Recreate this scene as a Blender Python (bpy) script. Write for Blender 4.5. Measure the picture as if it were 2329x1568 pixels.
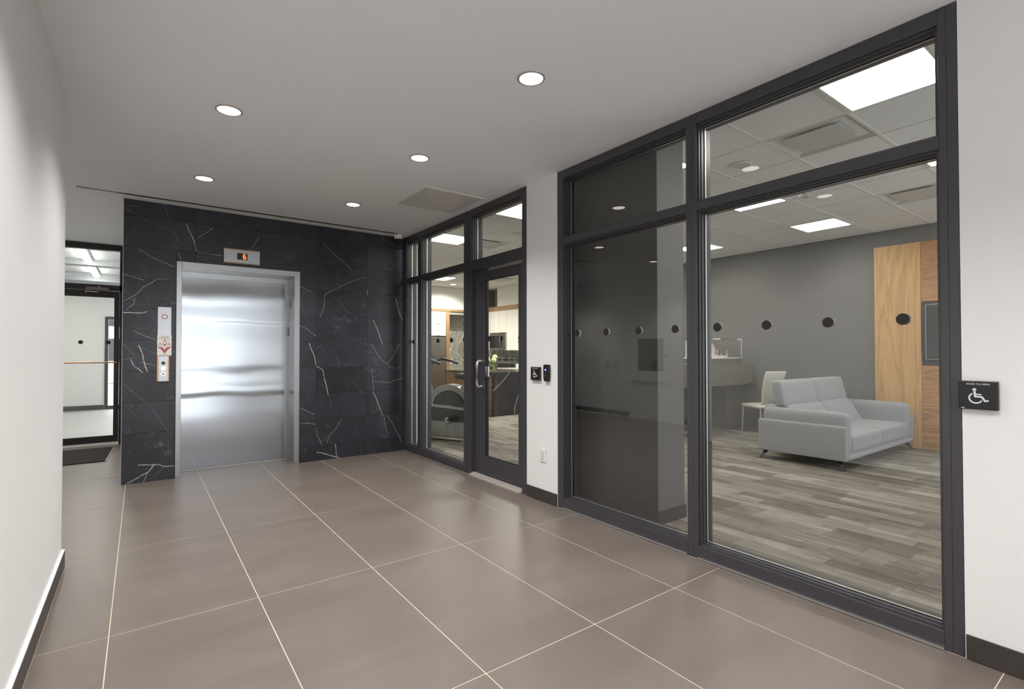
import bpy, bmesh, math, random, json
from mathutils import Vector, Matrix
random.seed(7)
PI = math.pi
for o in list(bpy.data.objects): bpy.data.objects.remove(o, do_unlink=True)
S = bpy.context.scene
C = S.collection
# ------------------------------------------------------------------ camera
yaw, pitch, roll = math.radians(36.3843), math.radians(0.8473), math.radians(-0.0333)
f_ = Vector((math.sin(yaw)*math.cos(pitch), math.cos(yaw)*math.cos(pitch), math.sin(pitch)))
r0 = Vector((math.cos(yaw), -math.sin(yaw), 0)); u0 = r0.cross(f_)
r_ = r0*math.cos(roll)+u0*math.sin(roll); u_ = -r0*math.sin(roll)+u0*math.cos(roll)
cd = bpy.data.cameras.new('camera'); cam = bpy.data.objects.new('camera', cd); C.objects.link(cam)
cam.matrix_world = Matrix(((r_.x,u_.x,-f_.x,0),(r_.y,u_.y,-f_.y,0),(r_.z,u_.z,-f_.z,1.25),(0,0,0,1)))
cd.sensor_width = 36; cd.sensor_fit = 'HORIZONTAL'; cd.lens = 36*1147.516/2329; cd.clip_start = .02; cd.clip_end = 200
S.camera = cam
# ------------------------------------------------------------------ world, lights, exposure
w = bpy.data.worlds.new('world'); S.world = w; w.use_nodes = True
w.node_tree.nodes['Background'].inputs[0].default_value = (.86,.93,1,1)
w.node_tree.nodes['Background'].inputs[1].default_value = 3.2
S.view_settings.view_transform = 'Standard'; S.view_settings.look = 'None'
S.view_settings.exposure = 1.12; S.view_settings.gamma = 1; S.view_settings.use_curve_mapping = False
S.cycles.transparent_max_bounces = 32; S.cycles.max_bounces = 9; S.cycles.diffuse_bounces = 5; S.cycles.glossy_bounces = 4
S.cycles.sample_clamp_indirect = 4; S.cycles.use_denoising = True; S.cycles.caustics_reflective = False
DOWN_E, BACK_E, PANEL_E, STRIP_E = 43.0, 16.5, 8.4, 25.0
def area(name, loc, rot, sx, sy, e, col=(1,1,1)):
    l = bpy.data.lights.new(name, 'AREA'); l.shape='RECTANGLE'; l.size=sx; l.size_y=sy; l.energy=e; l.color=col
    o = bpy.data.objects.new(name, l); C.objects.link(o); o.location=loc; o.rotation_euler=rot; return o
# daylight coming in through the glazed street entrance behind the camera
area('entrance_daylight', (1.2,-6.4,1.25), (PI/2,0,0), 2.9, 2.3, BACK_E, (.93,.96,1.0))
# daylight from the lounge's own window wall, out of frame to the right
area('lounge_daylight', (6.3,-2.45,1.45), (PI/2,0,0), 3.3, 2.4, 56, (.88,.94,1.0))
# added upward fill light near the floor behind the camera, to brighten the ceiling
area('ceiling_fill_light', (.75,-4.0,.06), (PI,0,0), 1.8, 4.2, 38, (.95,.985,1.0))
# ------------------------------------------------------------------ materials
def srgb(r,g,b):
    return tuple(((c/255)/12.92 if c/255<=.04045 else ((c/255+.055)/1.055)**2.4) for c in (r,g,b))
class NT:
    def __init__(s, name):
        s.m = bpy.data.materials.new(name); s.m.use_nodes = True; s.t = s.m.node_tree
        s.b = s.t.nodes.get('Principled BSDF'); s.out = s.t.nodes.get('Material Output')
    def n(s, typ, **kw):
        x = s.t.nodes.new(typ)
        for k,v in kw.items():
            if k.startswith('i_'):
                key = k[2:]; key = int(key) if key.isdigit() else key.replace('_',' ')
                if isinstance(v, bpy.types.NodeSocket): s.t.links.new(v, x.inputs[key])
                else: x.inputs[key].default_value = v
            else: setattr(x,k,v)
        return x
    def l(s,a,b): s.t.links.new(a,b)
    def math(s, op, a, b=0.0, c=None):
        x = s.t.nodes.new('ShaderNodeMath'); x.operation = op
        for i,v in enumerate((a,b) if c is None else (a,b,c)):
            if isinstance(v, bpy.types.NodeSocket): s.t.links.new(v, x.inputs[i])
            else: x.inputs[i].default_value = v
        return x.outputs[0]
    def mix(s, fac, a, b, mode='MIX'):
        x = s.t.nodes.new('ShaderNodeMix'); x.data_type='RGBA'; x.blend_type = mode
        for i,v in ((0,fac),(6,a),(7,b)):
            if isinstance(v, bpy.types.NodeSocket): s.t.links.new(v, x.inputs[i])
            else: x.inputs[i].default_value = v if i==0 else (v[0],v[1],v[2],1)
        return x.outputs[2]
    def coords(s, kind='pos', scale=(1,1,1), offset=None, rot=(0,0,0)):
        if kind=='pos': o = s.n('ShaderNodeNewGeometry').outputs['Position']
        else: o = s.n('ShaderNodeTexCoord').outputs['Object']
        mp = s.n('ShaderNodeMapping'); s.l(o, mp.inputs[0]); mp.inputs['Scale'].default_value = scale; mp.inputs['Rotation'].default_value = rot
        if offset is not None:
            if isinstance(offset, bpy.types.NodeSocket):
                a = s.n('ShaderNodeVectorMath'); a.operation='ADD'; s.l(mp.outputs[0], a.inputs[0]); s.l(offset, a.inputs[1]); return a.outputs[0]
            mp.inputs['Location'].default_value = offset
        return mp.outputs[0]
    def noise(s, vec, scale, detail=3, rough=.5, dist=0, out='Fac'):
        x = s.n('ShaderNodeTexNoise'); s.l(vec, x.inputs['Vector']); x.inputs['Scale'].default_value=scale
        x.inputs['Detail'].default_value=detail; x.inputs['Roughness'].default_value=rough; x.inputs['Distortion'].default_value=dist
        return x.outputs[out]
    def ramp(s, fac, stops):
        x = s.n('ShaderNodeValToRGB'); s.l(fac, x.inputs[0]); e = x.color_ramp.elements
        while len(e) < len(stops): e.new(.5)
        for i,(p,c) in enumerate(stops):
            e[i].position=p; e[i].color=(c[0],c[1],c[2],1) if hasattr(c,'__len__') else (c,c,c,1)
        return x.outputs[0]
    def bump(s, h, strength=.2, dist=.01):
        x = s.n('ShaderNodeBump'); s.l(h, x.inputs['Height']); x.inputs['Strength'].default_value=strength; x.inputs['Distance'].default_value=dist
        s.l(x.outputs[0], s.b.inputs['Normal']); return x
    def rnd(s, mul=1.0):
        o = s.n('ShaderNodeObjectInfo').outputs['Random']; return s.math('MULTIPLY', o, mul)
def base(t, col=None, rough=None, metal=None, spec=None):
    for k,v in (('Base Color',col),('Roughness',rough),('Metallic',metal),('Specular IOR Level',spec)):
        if v is None: continue
        if isinstance(v, bpy.types.NodeSocket): t.l(v, t.b.inputs[k])
        elif k=='Base Color': t.b.inputs[k].default_value=(v[0],v[1],v[2],1)
        else: t.b.inputs[k].default_value=v
_mc = {}
def plain(name, col, rough=.5, metal=0, spec=.5, vary=.04, scale=6, bump=0):
    """a plain surface with faint procedural variation"""
    if name in _mc: return _mc[name]
    t = NT(name); p = t.coords('pos')
    n = t.noise(p, scale, 3)
    c = t.mix(n, tuple(x*(1-vary) for x in col), tuple(min(1,x*(1+vary)) for x in col))
    base(t, c, rough, metal, spec)
    if bump: t.bump(t.noise(p, scale*30, 2), bump, .002)
    _mc[name] = t.m; return t.m
def emis(name, col, e):
    t = NT(name); t.t.nodes.remove(t.b)
    em = t.n('ShaderNodeEmission'); em.inputs[0].default_value=(*col,1); em.inputs[1].default_value=e
    t.l(em.outputs[0], t.out.inputs[0]); return t.m
M_wall = plain('white_wall_paint', (.80,.795,.785), .62, vary=.012, scale=3, bump=.04)
M_ceil = plain('white_ceiling_paint', (.885,.895,.90), .9, spec=.2, vary=.012, scale=2)
M_bright = plain('white_board', (.80,.80,.74), .5, vary=.01)
M_frame = plain('charcoal_aluminium', (.050,.047,.056), .36, spec=.6, vary=.06, scale=20)
M_frame2 = plain('black_aluminium', (.018,.016,.016), .4, spec=.5)
M_gasket = plain('black_gasket', (.008,.008,.009), .7)
M_spacer = plain('glazing_spacer_metal', (.72,.72,.64), .35, .6)
M_base = plain('dark_baseboard_tile', (.050,.042,.038), .35, vary=.2, scale=8)
M_lwall = plain('grey_lounge_paint', (.150,.148,.142), .6, vary=.02)
M_dark = plain('dark_grey_trim_and_shade', (.055,.054,.053), .6, vary=.03)  # dark trim grey; also paints in the shade on the column's lobby side
M_black = plain('black_plastic', (.012,.011,.011), .3)
M_dot = plain('black_film_dot', (.012,.009,.008), .5)
M_dotghost = plain('pale_dot_ghost', (.45,.45,.42), .6)  # paints the reflected ghost of the dots' light back
M_white = plain('white_plastic', (.80,.79,.77), .35, vary=.01)
M_chrome = plain('polished_metal', (.75,.75,.76), .18, 1, vary=.02)
M_alu = plain('satin_aluminium', (.62,.60,.58), .38, .9, vary=.04)
M_bronze = plain('bronze_metal', (.55,.38,.25), .35, .8)
M_copper = plain('copper_edge', (.62,.35,.20), .35, .6)
M_lens = emis('lamp_lens', (1,.95,.90), 2.2)
M_panel = emis('led_panel_diffuser', (1,.965,.90), PANEL_E)
M_strip = emis('strip_lens', (1,.98,.94), STRIP_E)
M_red = emis('display_digit', (1,.12,.02), 2.2)
M_blue = emis('reader_light', (.1,.2,1), 6)
M_btn = emis('lit_button', (1,.97,.93), 1.6)
M_print = plain('white_print', (.75,.76,.78), .5)
M_redprint = plain('red_print', (.42,.10,.11), .5)
M_greyprint = plain('grey_print', (.35,.30,.30), .5)

def glass(name, r0=.065, tint=(.965,.966,.954)):
    t = NT(name); t.t.nodes.remove(t.b)
    g = t.n('ShaderNodeNewGeometry')
    d = t.n('ShaderNodeVectorMath'); d.operation='DOT_PRODUCT'; t.l(g.outputs['Incoming'], d.inputs[0]); t.l(g.outputs['Normal'], d.inputs[1])
    c = t.math('ABSOLUTE', d.outputs['Value']); k = t.math('POWER', t.math('SUBTRACT', 1.0, c), 5.0)
    fr = t.math('MINIMUM', t.math('ADD', t.math('MULTIPLY', k, 1-r0), r0), 1.0)
    tr = t.n('ShaderNodeBsdfTransparent'); tr.inputs[0].default_value=(*tint,1)
    gl = t.n('ShaderNodeBsdfGlossy'); gl.inputs['Roughness'].default_value=0.0
    mx = t.n('ShaderNodeMixShader'); t.l(fr, mx.inputs[0]); t.l(tr.outputs[0], mx.inputs[1]); t.l(gl.outputs[0], mx.inputs[2])
    t.l(mx.outputs[0], t.out.inputs[0]); return t.m
M_glass = glass('window_glass')
M_acryl = glass('clear_acrylic', .03, (.99,.99,.99))

def steel(name, wav=.0, rough=.22, col=(.50,.51,.52), stretch=(.25,.25,3.0)):
    t = NT(name); p = t.coords('pos', (1,1,1))
    fine = t.noise(t.coords('pos', (2,2,260)), 1.0, 2)
    c = t.mix(fine, tuple(x*.96 for x in col), col)
    base(t, c, t.math('ADD', t.math('MULTIPLY', fine, .05), rough-.02), 1.0)
    if wav:
        big = t.noise(t.coords('pos', stretch), 2.4, 1.2, .30)
        t.bump(t.math('ADD', big, t.math('MULTIPLY', fine, .002)), 1.0, wav)
    return t.m
M_steel = steel('brushed_steel', 0, .28, (.44,.45,.46))
M_steeldoor = steel('brushed_steel_door', .0, .135, (.475,.505,.545))
M_fridge = steel('dark_stainless', .0, .34, (.38,.36,.31))

def floor_tile():
    t = NT('taupe_porcelain'); r = t.n('ShaderNodeObjectInfo').outputs['Random']
    off = t.n('ShaderNodeCombineXYZ'); t.l(t.math('MULTIPLY', r, 37.0), off.inputs[0]); t.l(t.math('MULTIPLY', r, 91.0), off.inputs[1])
    p = t.coords('pos', (.8,2.6,1), off.outputs[0]); p2 = t.coords('pos', (1,1,1), off.outputs[0])
    n1 = t.noise(p, 1.6, 5, .55, .6); n2 = t.noise(p2, 60, 3, .6)
    c = t.ramp(n1, [(.25,(.128,.105,.089)),(.55,(.150,.124,.107)),(.8,(.171,.143,.126))])
    c = t.mix(t.math('MULTIPLY', n2, .12), c, (.26,.22,.19))
    c = t.mix(t.math('MULTIPLY', r, .12), c, (.125,.102,.09))
    sc = t.ramp(t.noise(p2, 9, 6, .75, 1.5), [(.70,0),(.78,1)])
    c = t.mix(t.math('MULTIPLY', sc, .10), c, (.42,.38,.34))
    base(t, c, t.math('ADD', t.math('MULTIPLY', n1, .12), .30), 0, .38); return t.m
M_tile = floor_tile()
M_grout = plain('cream_grout', (.62,.52,.41), .8)
M_vtile = plain('pale_vestibule_floor', (.50,.50,.49), .45, vary=.12, scale=7)

def seg_mask(t, px, pz, a, b, wd, soft):
    """1 near the segment a-b in the (px, pz) plane"""
    dx, dz = b[0]-a[0], b[1]-a[1]; L2 = dx*dx+dz*dz+1e-9
    ex = t.math('SUBTRACT', px, a[0]); ez = t.math('SUBTRACT', pz, a[1])
    h = t.math('ADD', t.math('MULTIPLY', ex, dx/L2), t.math('MULTIPLY', ez, dz/L2))
    n = t.t.nodes.new('ShaderNodeClamp'); t.l(h, n.inputs[0]); h = n.outputs[0]
    qx = t.math('SUBTRACT', ex, t.math('MULTIPLY', h, dx)); qz = t.math('SUBTRACT', ez, t.math('MULTIPLY', h, dz))
    d = t.math('SQRT', t.math('ADD', t.math('MULTIPLY', qx, qx), t.math('MULTIPLY', qz, qz)))
    mr = t.n('ShaderNodeMapRange'); t.l(d, mr.inputs[0]); mr.inputs[1].default_value=wd; mr.inputs[2].default_value=wd+soft
    mr.inputs[3].default_value=1; mr.inputs[4].default_value=0; return mr.outputs[0]
def stone(name, segs, axes=('X','Z'), basecol=(.030,.030,.035), vein=(.62,.62,.62), fine=True, off=0.0, rough=.30, wob=.028):
    """dark polished stone; segs = [(weight, a, b)] bold veins in object space"""
    t = NT(name); o = t.coords('obj')
    vn = t.n('ShaderNodeTexNoise'); t.l(o, vn.inputs['Vector']); vn.inputs['Scale'].default_value=9; vn.inputs['Detail'].default_value=5; vn.inputs['Roughness'].default_value=.65
    w1 = t.n('ShaderNodeVectorMath'); w1.operation='SUBTRACT'; t.l(vn.outputs['Color'], w1.inputs[0]); w1.inputs[1].default_value=(.5,.5,.5)
    w2 = t.n('ShaderNodeVectorMath'); w2.operation='SCALE'; t.l(w1.outputs[0], w2.inputs[0]); w2.inputs['Scale'].default_value=wob
    w3 = t.n('ShaderNodeVectorMath'); w3.operation='ADD'; t.l(o, w3.inputs[0]); t.l(w2.outputs[0], w3.inputs[1])
    sp = t.n('ShaderNodeSeparateXYZ'); t.l(w3.outputs[0], sp.inputs[0])
    px, pz = sp.outputs[axes[0]], sp.outputs[axes[1]]
    acc = None
    for wt, a, b in segs:
        wd, soft, amp = ((.0004,.0020,.30),(.0008,.0026,.62),(.0016,.0030,1.0),(.0045,.004,1.0))[wt]
        m = t.math('MULTIPLY', seg_mask(t, px, pz, a, b, wd, soft), amp)
        acc = m if acc is None else t.math('MAXIMUM', acc, m)
    brk = t.ramp(t.noise(o, 22, 3), [(.30,.45),(.55,1)])
    big = t.noise(t.coords('obj', (1,1,1), (off,off*2,0)), 2.2, 5, .6, .5)
    c = t.ramp(big, [(.3,tuple(x*.72 for x in basecol)),(.7,tuple(x*1.5 for x in basecol))])
    if fine:
        v = t.n('ShaderNodeTexVoronoi'); v.feature='DISTANCE_TO_EDGE'; v.inputs['Scale'].default_value=2.1
        wv = t.n('ShaderNodeVectorMath'); wv.operation='ADD'
        nn = t.n('ShaderNodeTexNoise'); t.l(t.coords('obj',(1,1,1),(off,off,off)), nn.inputs['Vector']); nn.inputs['Scale'].default_value=3.2; nn.inputs['Detail'].default_value=6
        t.l(t.coords('obj',(1.0,1,.7),(off*3,off,off)), wv.inputs[0]); t.l(nn.outputs['Color'], wv.inputs[1]); t.l(wv.outputs[0], v.inputs['Vector'])
        e = t.ramp(v.outputs['Distance'], [(0.0,1),(.006,.5),(.014,0)])
        gate = t.ramp(t.noise(t.coords('obj',(1,1,1),(off*5,0,off)), 4.5, 2), [(.44,0),(.60,1)])
        fv = t.math('MULTIPLY', t.math('MULTIPLY', e, gate), .36)
        c = t.mix(fv, c, (.30,.30,.31))
        sp2 = t.ramp(t.noise(o, 34, 5, .7), [(.66,0),(.72,1)])
        g2 = t.ramp(t.noise(t.coords('obj',(1,1,1),(off,0,off*7)), 5, 2), [(.58,0),(.7,1)])
        c = t.mix(t.math('MULTIPLY', t.math('MULTIPLY', sp2, g2), .30), c, (.3,.3,.3))
    if acc is not None: c = t.mix(t.math('MULTIPLY', acc, brk), c, vein)
    base(t, c, rough, 0, .42); return t.m

def wood(name, c1, c2, axis='z', scale=1.0):
    t = NT(name)
    sc = {'z':(7,7,.55),'y':(7,.55,7),'x':(.55,7,7)}[axis]
    p = t.coords('pos', tuple(s*scale for s in sc))
    n = t.noise(p, 1.2, 4, .55, .8)
    wv = t.n('ShaderNodeMath'); rings = t.math('FRACT', t.math('MULTIPLY', n, 7.0)); rings = t.math('ABSOLUTE', t.math('SUBTRACT', rings, .5))
    f = t.noise(t.coords('pos', tuple(s*9 for s in sc)), 1.5, 3, .7)
    c = t.mix(t.math('POWER', t.math('MULTIPLY', rings, 2.0), 1.6), c2, c1); c = t.mix(t.math('MULTIPLY', t.noise(t.coords('pos', tuple(s*3 for s in sc)), 1.0, 2), .45), c, tuple(x*.72 for x in c1))
    c = t.mix(t.math('MULTIPLY', f, .35), c, tuple(x*.55 for x in c1))
    base(t, c, .42, 0, .4); return t.m
M_woodL = wood('honey_walnut_vertical', (.50,.285,.105), (.70,.44,.18), 'z', .55)
M_woodH = wood('brown_walnut_horizontal', (.30,.135,.045), (.58,.32,.13), 'y', 1.6)
M_woodK = wood('kitchen_walnut', (.30,.155,.070), (.40,.22,.105), 'y', 1.2)
M_woodT = wood('trim_walnut', (.36,.215,.11), (.44,.27,.14), 'y', 1.0)

def fabric(name, c, sc=420, bump=.35, sheen=.2):
    t = NT(name); p = t.coords('obj')
    a = t.noise(p, sc, 2, .6); b = t.noise(p, 14, 3)
    col = t.mix(a, tuple(x*.80 for x in c), tuple(min(1,x*1.18) for x in c)); col = t.mix(t.math('MULTIPLY', b, .16), col, tuple(x*.8 for x in c))
    base(t, col, .9, 0, .2); t.bump(a, bump, .002)
    t.b.inputs['Sheen Weight'].default_value=sheen; return t.m
M_sofa = fabric('grey_woven_upholstery', (.285,.295,.315))
M_mat = fabric('dark_brown_coir', (.036,.026,.021), 160, .8, 0)
M_leather = plain('white_leatherette', (.80,.80,.72), .4, vary=.02)

def carpet():
    t = NT('striped_carpet'); r = t.n('ShaderNodeObjectInfo').outputs['Random']
    off = t.n('ShaderNodeCombineXYZ'); t.l(t.math('MULTIPLY', r, 53.0), off.inputs[0]); t.l(t.math('MULTIPLY', r, 17.0), off.inputs[1])
    p = t.coords('pos')
    sp = t.n('ShaderNodeSeparateXYZ'); t.l(p, sp.inputs[0])
    # printed bars of varied length running along the room: rows of width w, each row cut into bars by white noise
    def bars(wid, ln, seed):
        row = t.math('FLOOR', t.math('DIVIDE', sp.outputs['X'], wid))
        sh = t.n('ShaderNodeTexWhiteNoise', noise_dimensions='1D'); t.l(t.math('ADD', row, seed), sh.inputs['W'])
        col = t.math('FLOOR', t.math('ADD', t.math('DIVIDE', sp.outputs['Y'], ln), t.math('MULTIPLY', sh.outputs['Value'], 7.0)))
        cb = t.n('ShaderNodeCombineXYZ'); t.l(row, cb.inputs[0]); t.l(col, cb.inputs[1]); cb.inputs[2].default_value = seed
        wn = t.n('ShaderNodeTexWhiteNoise', noise_dimensions='3D'); t.l(cb.outputs[0], wn.inputs['Vector']); return wn.outputs['Value']
    a = bars(.125, .50, 3.0); b = bars(.25, .75, 11.0); d = bars(.0625, .31, 29.0)
    v = t.math('ADD', t.math('MULTIPLY', a, .34), t.math('ADD', t.math('MULTIPLY', b, .24), t.math('MULTIPLY_ADD', d, .20, .11)))
    st = t.noise(t.coords('pos', (60,2.2,1), off.outputs[0]), 1.0, 3, .6)
    v = t.math('ADD', v, t.math('MULTIPLY', t.math('SUBTRACT', st, .5), 1.0))
    fl = t.noise(t.coords('pos',(1,1,1)), 210, 2, .7)
    v = t.math('ADD', v, t.math('MULTIPLY', t.math('SUBTRACT', fl, .5), .95))
    c = t.ramp(v, [(.10,(.105,.094,.080)),(.40,(.178,.160,.136)),(.62,(.255,.236,.202)),(.98,(.43,.42,.37))])
    base(t, c, .95, 0, .1); t.bump(fl, .6, .004); return t.m
M_carpet = carpet()
def swirl_marble():
    t = NT('grey_swirl_marble'); p = t.coords('pos', (1.0,1.0,.8), None, (0,.6,0))
    n = t.noise(p, 2.0, 7, .62, 2.2)
    c = t.ramp(n, [(.36,(.20,.20,.165)),(.47,(.30,.30,.25)),(.505,(.62,.61,.52)),(.53,(.09,.085,.075)),(.56,(.34,.34,.285)),(.7,(.27,.27,.225))])
    base(t, c, .25); return t.m
M_swirl = swirl_marble()
def acoustic():
    t = NT('white_acoustic_board'); n = t.noise(t.coords('pos'), 130, 3, .7)
    base(t, t.mix(n, (.80,.81,.80), (.86,.87,.86)), .9, 0, .1); return t.m
M_acou = acoustic()
M_tbar = plain('white_grid_metal', (.78,.79,.78), .5)
M_count = plain('pale_counter_stone', (.58,.57,.50), .25, vary=.1, scale=20)
M_cab = plain('cream_cabinet_board', (.78,.765,.70), .45, vary=.01)
M_pedestal = plain('taupe_lacquer', (.135,.128,.108), .45, vary=.02)
M_leaf = plain('leaf_green', (.10,.22,.035), .5, vary=.5, scale=60)
M_flower = plain('pale_green_petals', (.78,.86,.45), .6, vary=.2, scale=90)
M_stem = plain('stem_green', (.30,.48,.07), .5, vary=.3, scale=60)
M_bikegrey = plain('bike_pale_grey_shell', (.33,.335,.325), .35, vary=.03)
M_bikedark = plain('bike_dark_grey_shell', (.065,.068,.075), .4)
M_red2 = plain('model_red_board', (.55,.12,.09), .6)
M_brick = plain('orange_brick_facade', (.80,.60,.50), .8, vary=.2, scale=14)
M_pave = plain('street_paving', (.5,.5,.5), .9)

# ------------------------------------------------------------------ geometry helpers
ORG = {}
def bm_new(): return bmesh.new()
def box(bm, x0,x1,y0,y1,z0,z1):
    r = bmesh.ops.create_cube(bm, size=1)
    bmesh.ops.scale(bm, vec=(x1-x0,y1-y0,z1-z0), verts=r['verts'])
    bmesh.ops.translate(bm, vec=((x0+x1)/2,(y0+y1)/2,(z0+z1)/2), verts=r['verts']); return r['verts']
def cyl(bm, a, b, r1, r2=None, seg=20, caps=True):
    a, b = Vector(a), Vector(b); d = b-a
    r = bmesh.ops.create_cone(bm, cap_ends=caps, segments=seg, radius1=r1, radius2=r1 if r2 is None else r2, depth=d.length)
    q = d.to_track_quat('Z','Y').to_matrix().to_4x4()
    bmesh.ops.transform(bm, matrix=Matrix.Translation((a+b)/2) @ q, verts=r['verts']); return r['verts']
def sph(bm, c, r, u=16, v=10, sc=(1,1,1)):
    q = bmesh.ops.create_uvsphere(bm, u_segments=u, v_segments=v, radius=r)
    bmesh.ops.scale(bm, vec=sc, verts=q['verts']); bmesh.ops.translate(bm, vec=c, verts=q['verts']); return q['verts']
def tube(bm, pts, r, seg=10):
    """swept tube through points with round joints"""
    pts = [Vector(p) for p in pts]; rings = []
    for i,p in enumerate(pts):
        d = (pts[min(i+1,len(pts)-1)]-pts[max(i-1,0)]).normalized()
        q = d.to_track_quat('Z','Y'); rr = r[i] if hasattr(r,'__len__') else r
        rings.append([bm.verts.new(p + q @ Vector((math.cos(2*PI*k/seg)*rr, math.sin(2*PI*k/seg)*rr, 0))) for k in range(seg)])
    for i in range(len(rings)-1):
        for k in range(seg):
            bm.faces.new((rings[i][k], rings[i][(k+1)%seg], rings[i+1][(k+1)%seg], rings[i+1][k]))
    bm.faces.new(rings[0][::-1]); bm.faces.new(rings[-1])
def lathe(bm, prof, c=(0,0,0), seg=24):
    rings = []
    for r,z in prof:
        rings.append([bm.verts.new((c[0]+math.cos(2*PI*k/seg)*r, c[1]+math.sin(2*PI*k/seg)*r, c[2]+z)) for k in range(seg)])
    for i in range(len(rings)-1):
        for k in range(seg): bm.faces.new((rings[i][k], rings[i][(k+1)%seg], rings[i+1][(k+1)%seg], rings[i+1][k]))
    if prof[0][0] > 1e-4: bm.faces.new(rings[0][::-1])
    if prof[-1][0] > 1e-4: bm.faces.new(rings[-1])
def prism(bm, poly, x0, x1, plane='yz'):
    """extrude a closed polygon (a,b) along the missing axis between x0 and x1"""
    def P(a,b,c): return {'yz':(c,a,b),'xz':(a,c,b),'xy':(a,b,c)}[plane]
    A = [bm.verts.new(P(a,b,x0)) for a,b in poly]; B = [bm.verts.new(P(a,b,x1)) for a,b in poly]
    n = len(poly)
    for i in range(n): bm.faces.new((A[i],A[(i+1)%n],B[(i+1)%n],B[i]))
    bm.faces.new(A[::-1]); bm.faces.new(B)
def rbox(bm, lo, hi, r, puff=(0,0,0), n=6, warp=None):
    """rounded box with optional swollen faces"""
    lo, hi = Vector(lo), Vector(hi); r = min(r, *( (hi[i]-lo[i])/2*.999 for i in range(3)))
    ts = []
    for i in range(3):
        L = hi[i]-lo[i]; e = [0, r*.25, r*.55, r]; m = [r+(L-2*r)*k/n for k in range(1,n)]
        ts.append([lo[i]+x for x in e+m]+[hi[i]-x for x in e[::-1]])
    vd = {}
    def V(p):
        k = tuple(round(c,6) for c in p)
        if k in vd: return vd[k]
        q = Vector(p); inn = Vector([min(max(q[i],lo[i]+r),hi[i]-r) for i in range(3)]); d = q-inn
        if d.length > 1e-9: q = inn + d.normalized()*r
        c = (lo+hi)/2; hf = (hi-lo)/2
        u = [(q[i]-c[i])/hf[i] for i in range(3)]; o = Vector(q)
        for i in range(3):
            j,k2 = (i+1)%3,(i+2)%3
            o[i] += puff[i]*u[i]*max(0,(1-u[j]**4))*max(0,(1-u[k2]**4))
        if warp: o = Vector(warp(o))
        vd[k] = bm.verts.new(o); return vd[k]
    for i in range(3):
        j,k = (i+1)%3,(i+2)%3
        for side,val in ((0,lo[i]),(1,hi[i])):
            for a in range(len(ts[j])-1):
                for b in range(len(ts[k])-1):
                    q = []
                    for aa,bb in ((a,b),(a+1,b),(a+1,b+1),(a,b+1)):
                        p=[0,0,0]; p[i]=val; p[j]=ts[j][aa]; p[k]=ts[k][bb]; q.append(V(p))
                    if side==0: q=q[::-1]
                    if len(set(q))>=3:
                        try: bm.faces.new(q)
                        except ValueError: pass
def bevel(bm, w=.003, seg=2):
    bmesh.ops.bevel(bm, geom=list(bm.edges), offset=w, segments=seg, affect='EDGES', profile=.5, clamp_overlap=True)
def obj(name, bm, mat, parent=None, world=True, smooth=False, label=None, bev=0):
    if bev: bevel(bm, bev)
    if parent is not None and world:
        o = ORG.get(parent.name, Vector((0,0,0))); bmesh.ops.translate(bm, vec=-o, verts=bm.verts)
    bmesh.ops.recalc_face_normals(bm, faces=bm.faces)
    me = bpy.data.meshes.new(name); bm.to_mesh(me); bm.free(); me.materials.append(mat)
    if smooth:
        for p in me.polygons: p.use_smooth = True
        try: me.set_sharp_from_angle(angle=math.radians(38))
        except Exception: pass
    o = bpy.data.objects.new(name, me); C.objects.link(o)
    if parent is not None:
        o.parent = parent; ORG[o.name] = ORG.get(parent.name, Vector((0,0,0)))
    if label: o['label'] = label
    return o
def tag(o, label, cat, group=None):
    o['label']=label; o['category']=cat
    if group: o['group']=group
    return o
def thing(name, label, cat, loc=(0,0,0), rotz=0, group=None):
    o = bpy.data.objects.new(name, None); C.objects.link(o); o.location=loc; o.rotation_euler=(0,0,rotz); o.empty_display_size=.1
    ORG[o.name]=Vector(loc); return tag(o,label,cat,group)
def struct(name, bm=None, m=None, loc=(0,0,0)):
    if bm is None:
        o = bpy.data.objects.new(name, None); C.objects.link(o); o.location=loc; o.empty_display_size=.1; ORG[o.name]=Vector(loc)
    else: o = obj(name,bm,m)
    o['kind']='structure'; return o
def bx(*a):
    bm = bm_new()
    for i in range(0,len(a),6): box(bm,*a[i:i+6])
    return bm
def pbox(name, m, parent, dims, bev=0, label=None, smooth=False): return obj(name, bx(*dims), m, parent, bev=bev, label=label, smooth=smooth)
def text_bm(s, size, origin, right, up, depth=.0006, align='CENTER'):
    cu = bpy.data.curves.new('t','FONT'); cu.body=s; cu.size=size; cu.align_x=align; cu.align_y='CENTER'; cu.extrude=depth/2
    o = bpy.data.objects.new('t',cu); C.objects.link(o); bpy.context.view_layer.update()
    me = bpy.data.meshes.new_from_object(o.evaluated_get(bpy.context.evaluated_depsgraph_get()))
    C.objects.unlink(o); bpy.data.objects.remove(o)
    bm = bm_new(); bm.from_mesh(me); bpy.data.meshes.remove(me)
    R = Vector(right).normalized(); U = Vector(up).normalized(); N = R.cross(U); O = Vector(origin)
    M = Matrix(((R.x,U.x,N.x,O.x),(R.y,U.y,N.y,O.y),(R.z,U.z,N.z,O.z),(0,0,0,1)))
    bmesh.ops.transform(bm, matrix=M, verts=bm.verts); return bm

# ------------------------------------------------------------------ key dimensions (metres)
XG, YE, ZC, XM = 2.722, 6.039, 2.7136, -.136     # glass wall, elevator wall, lobby ceiling, elevator block corner
XB = 2.862                                       # back of the glass wall framing
XW, ZL = 8.10, 2.885                             # lounge far wall, lounge ceiling
YD = 8.75                                        # vestibule door wall
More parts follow.
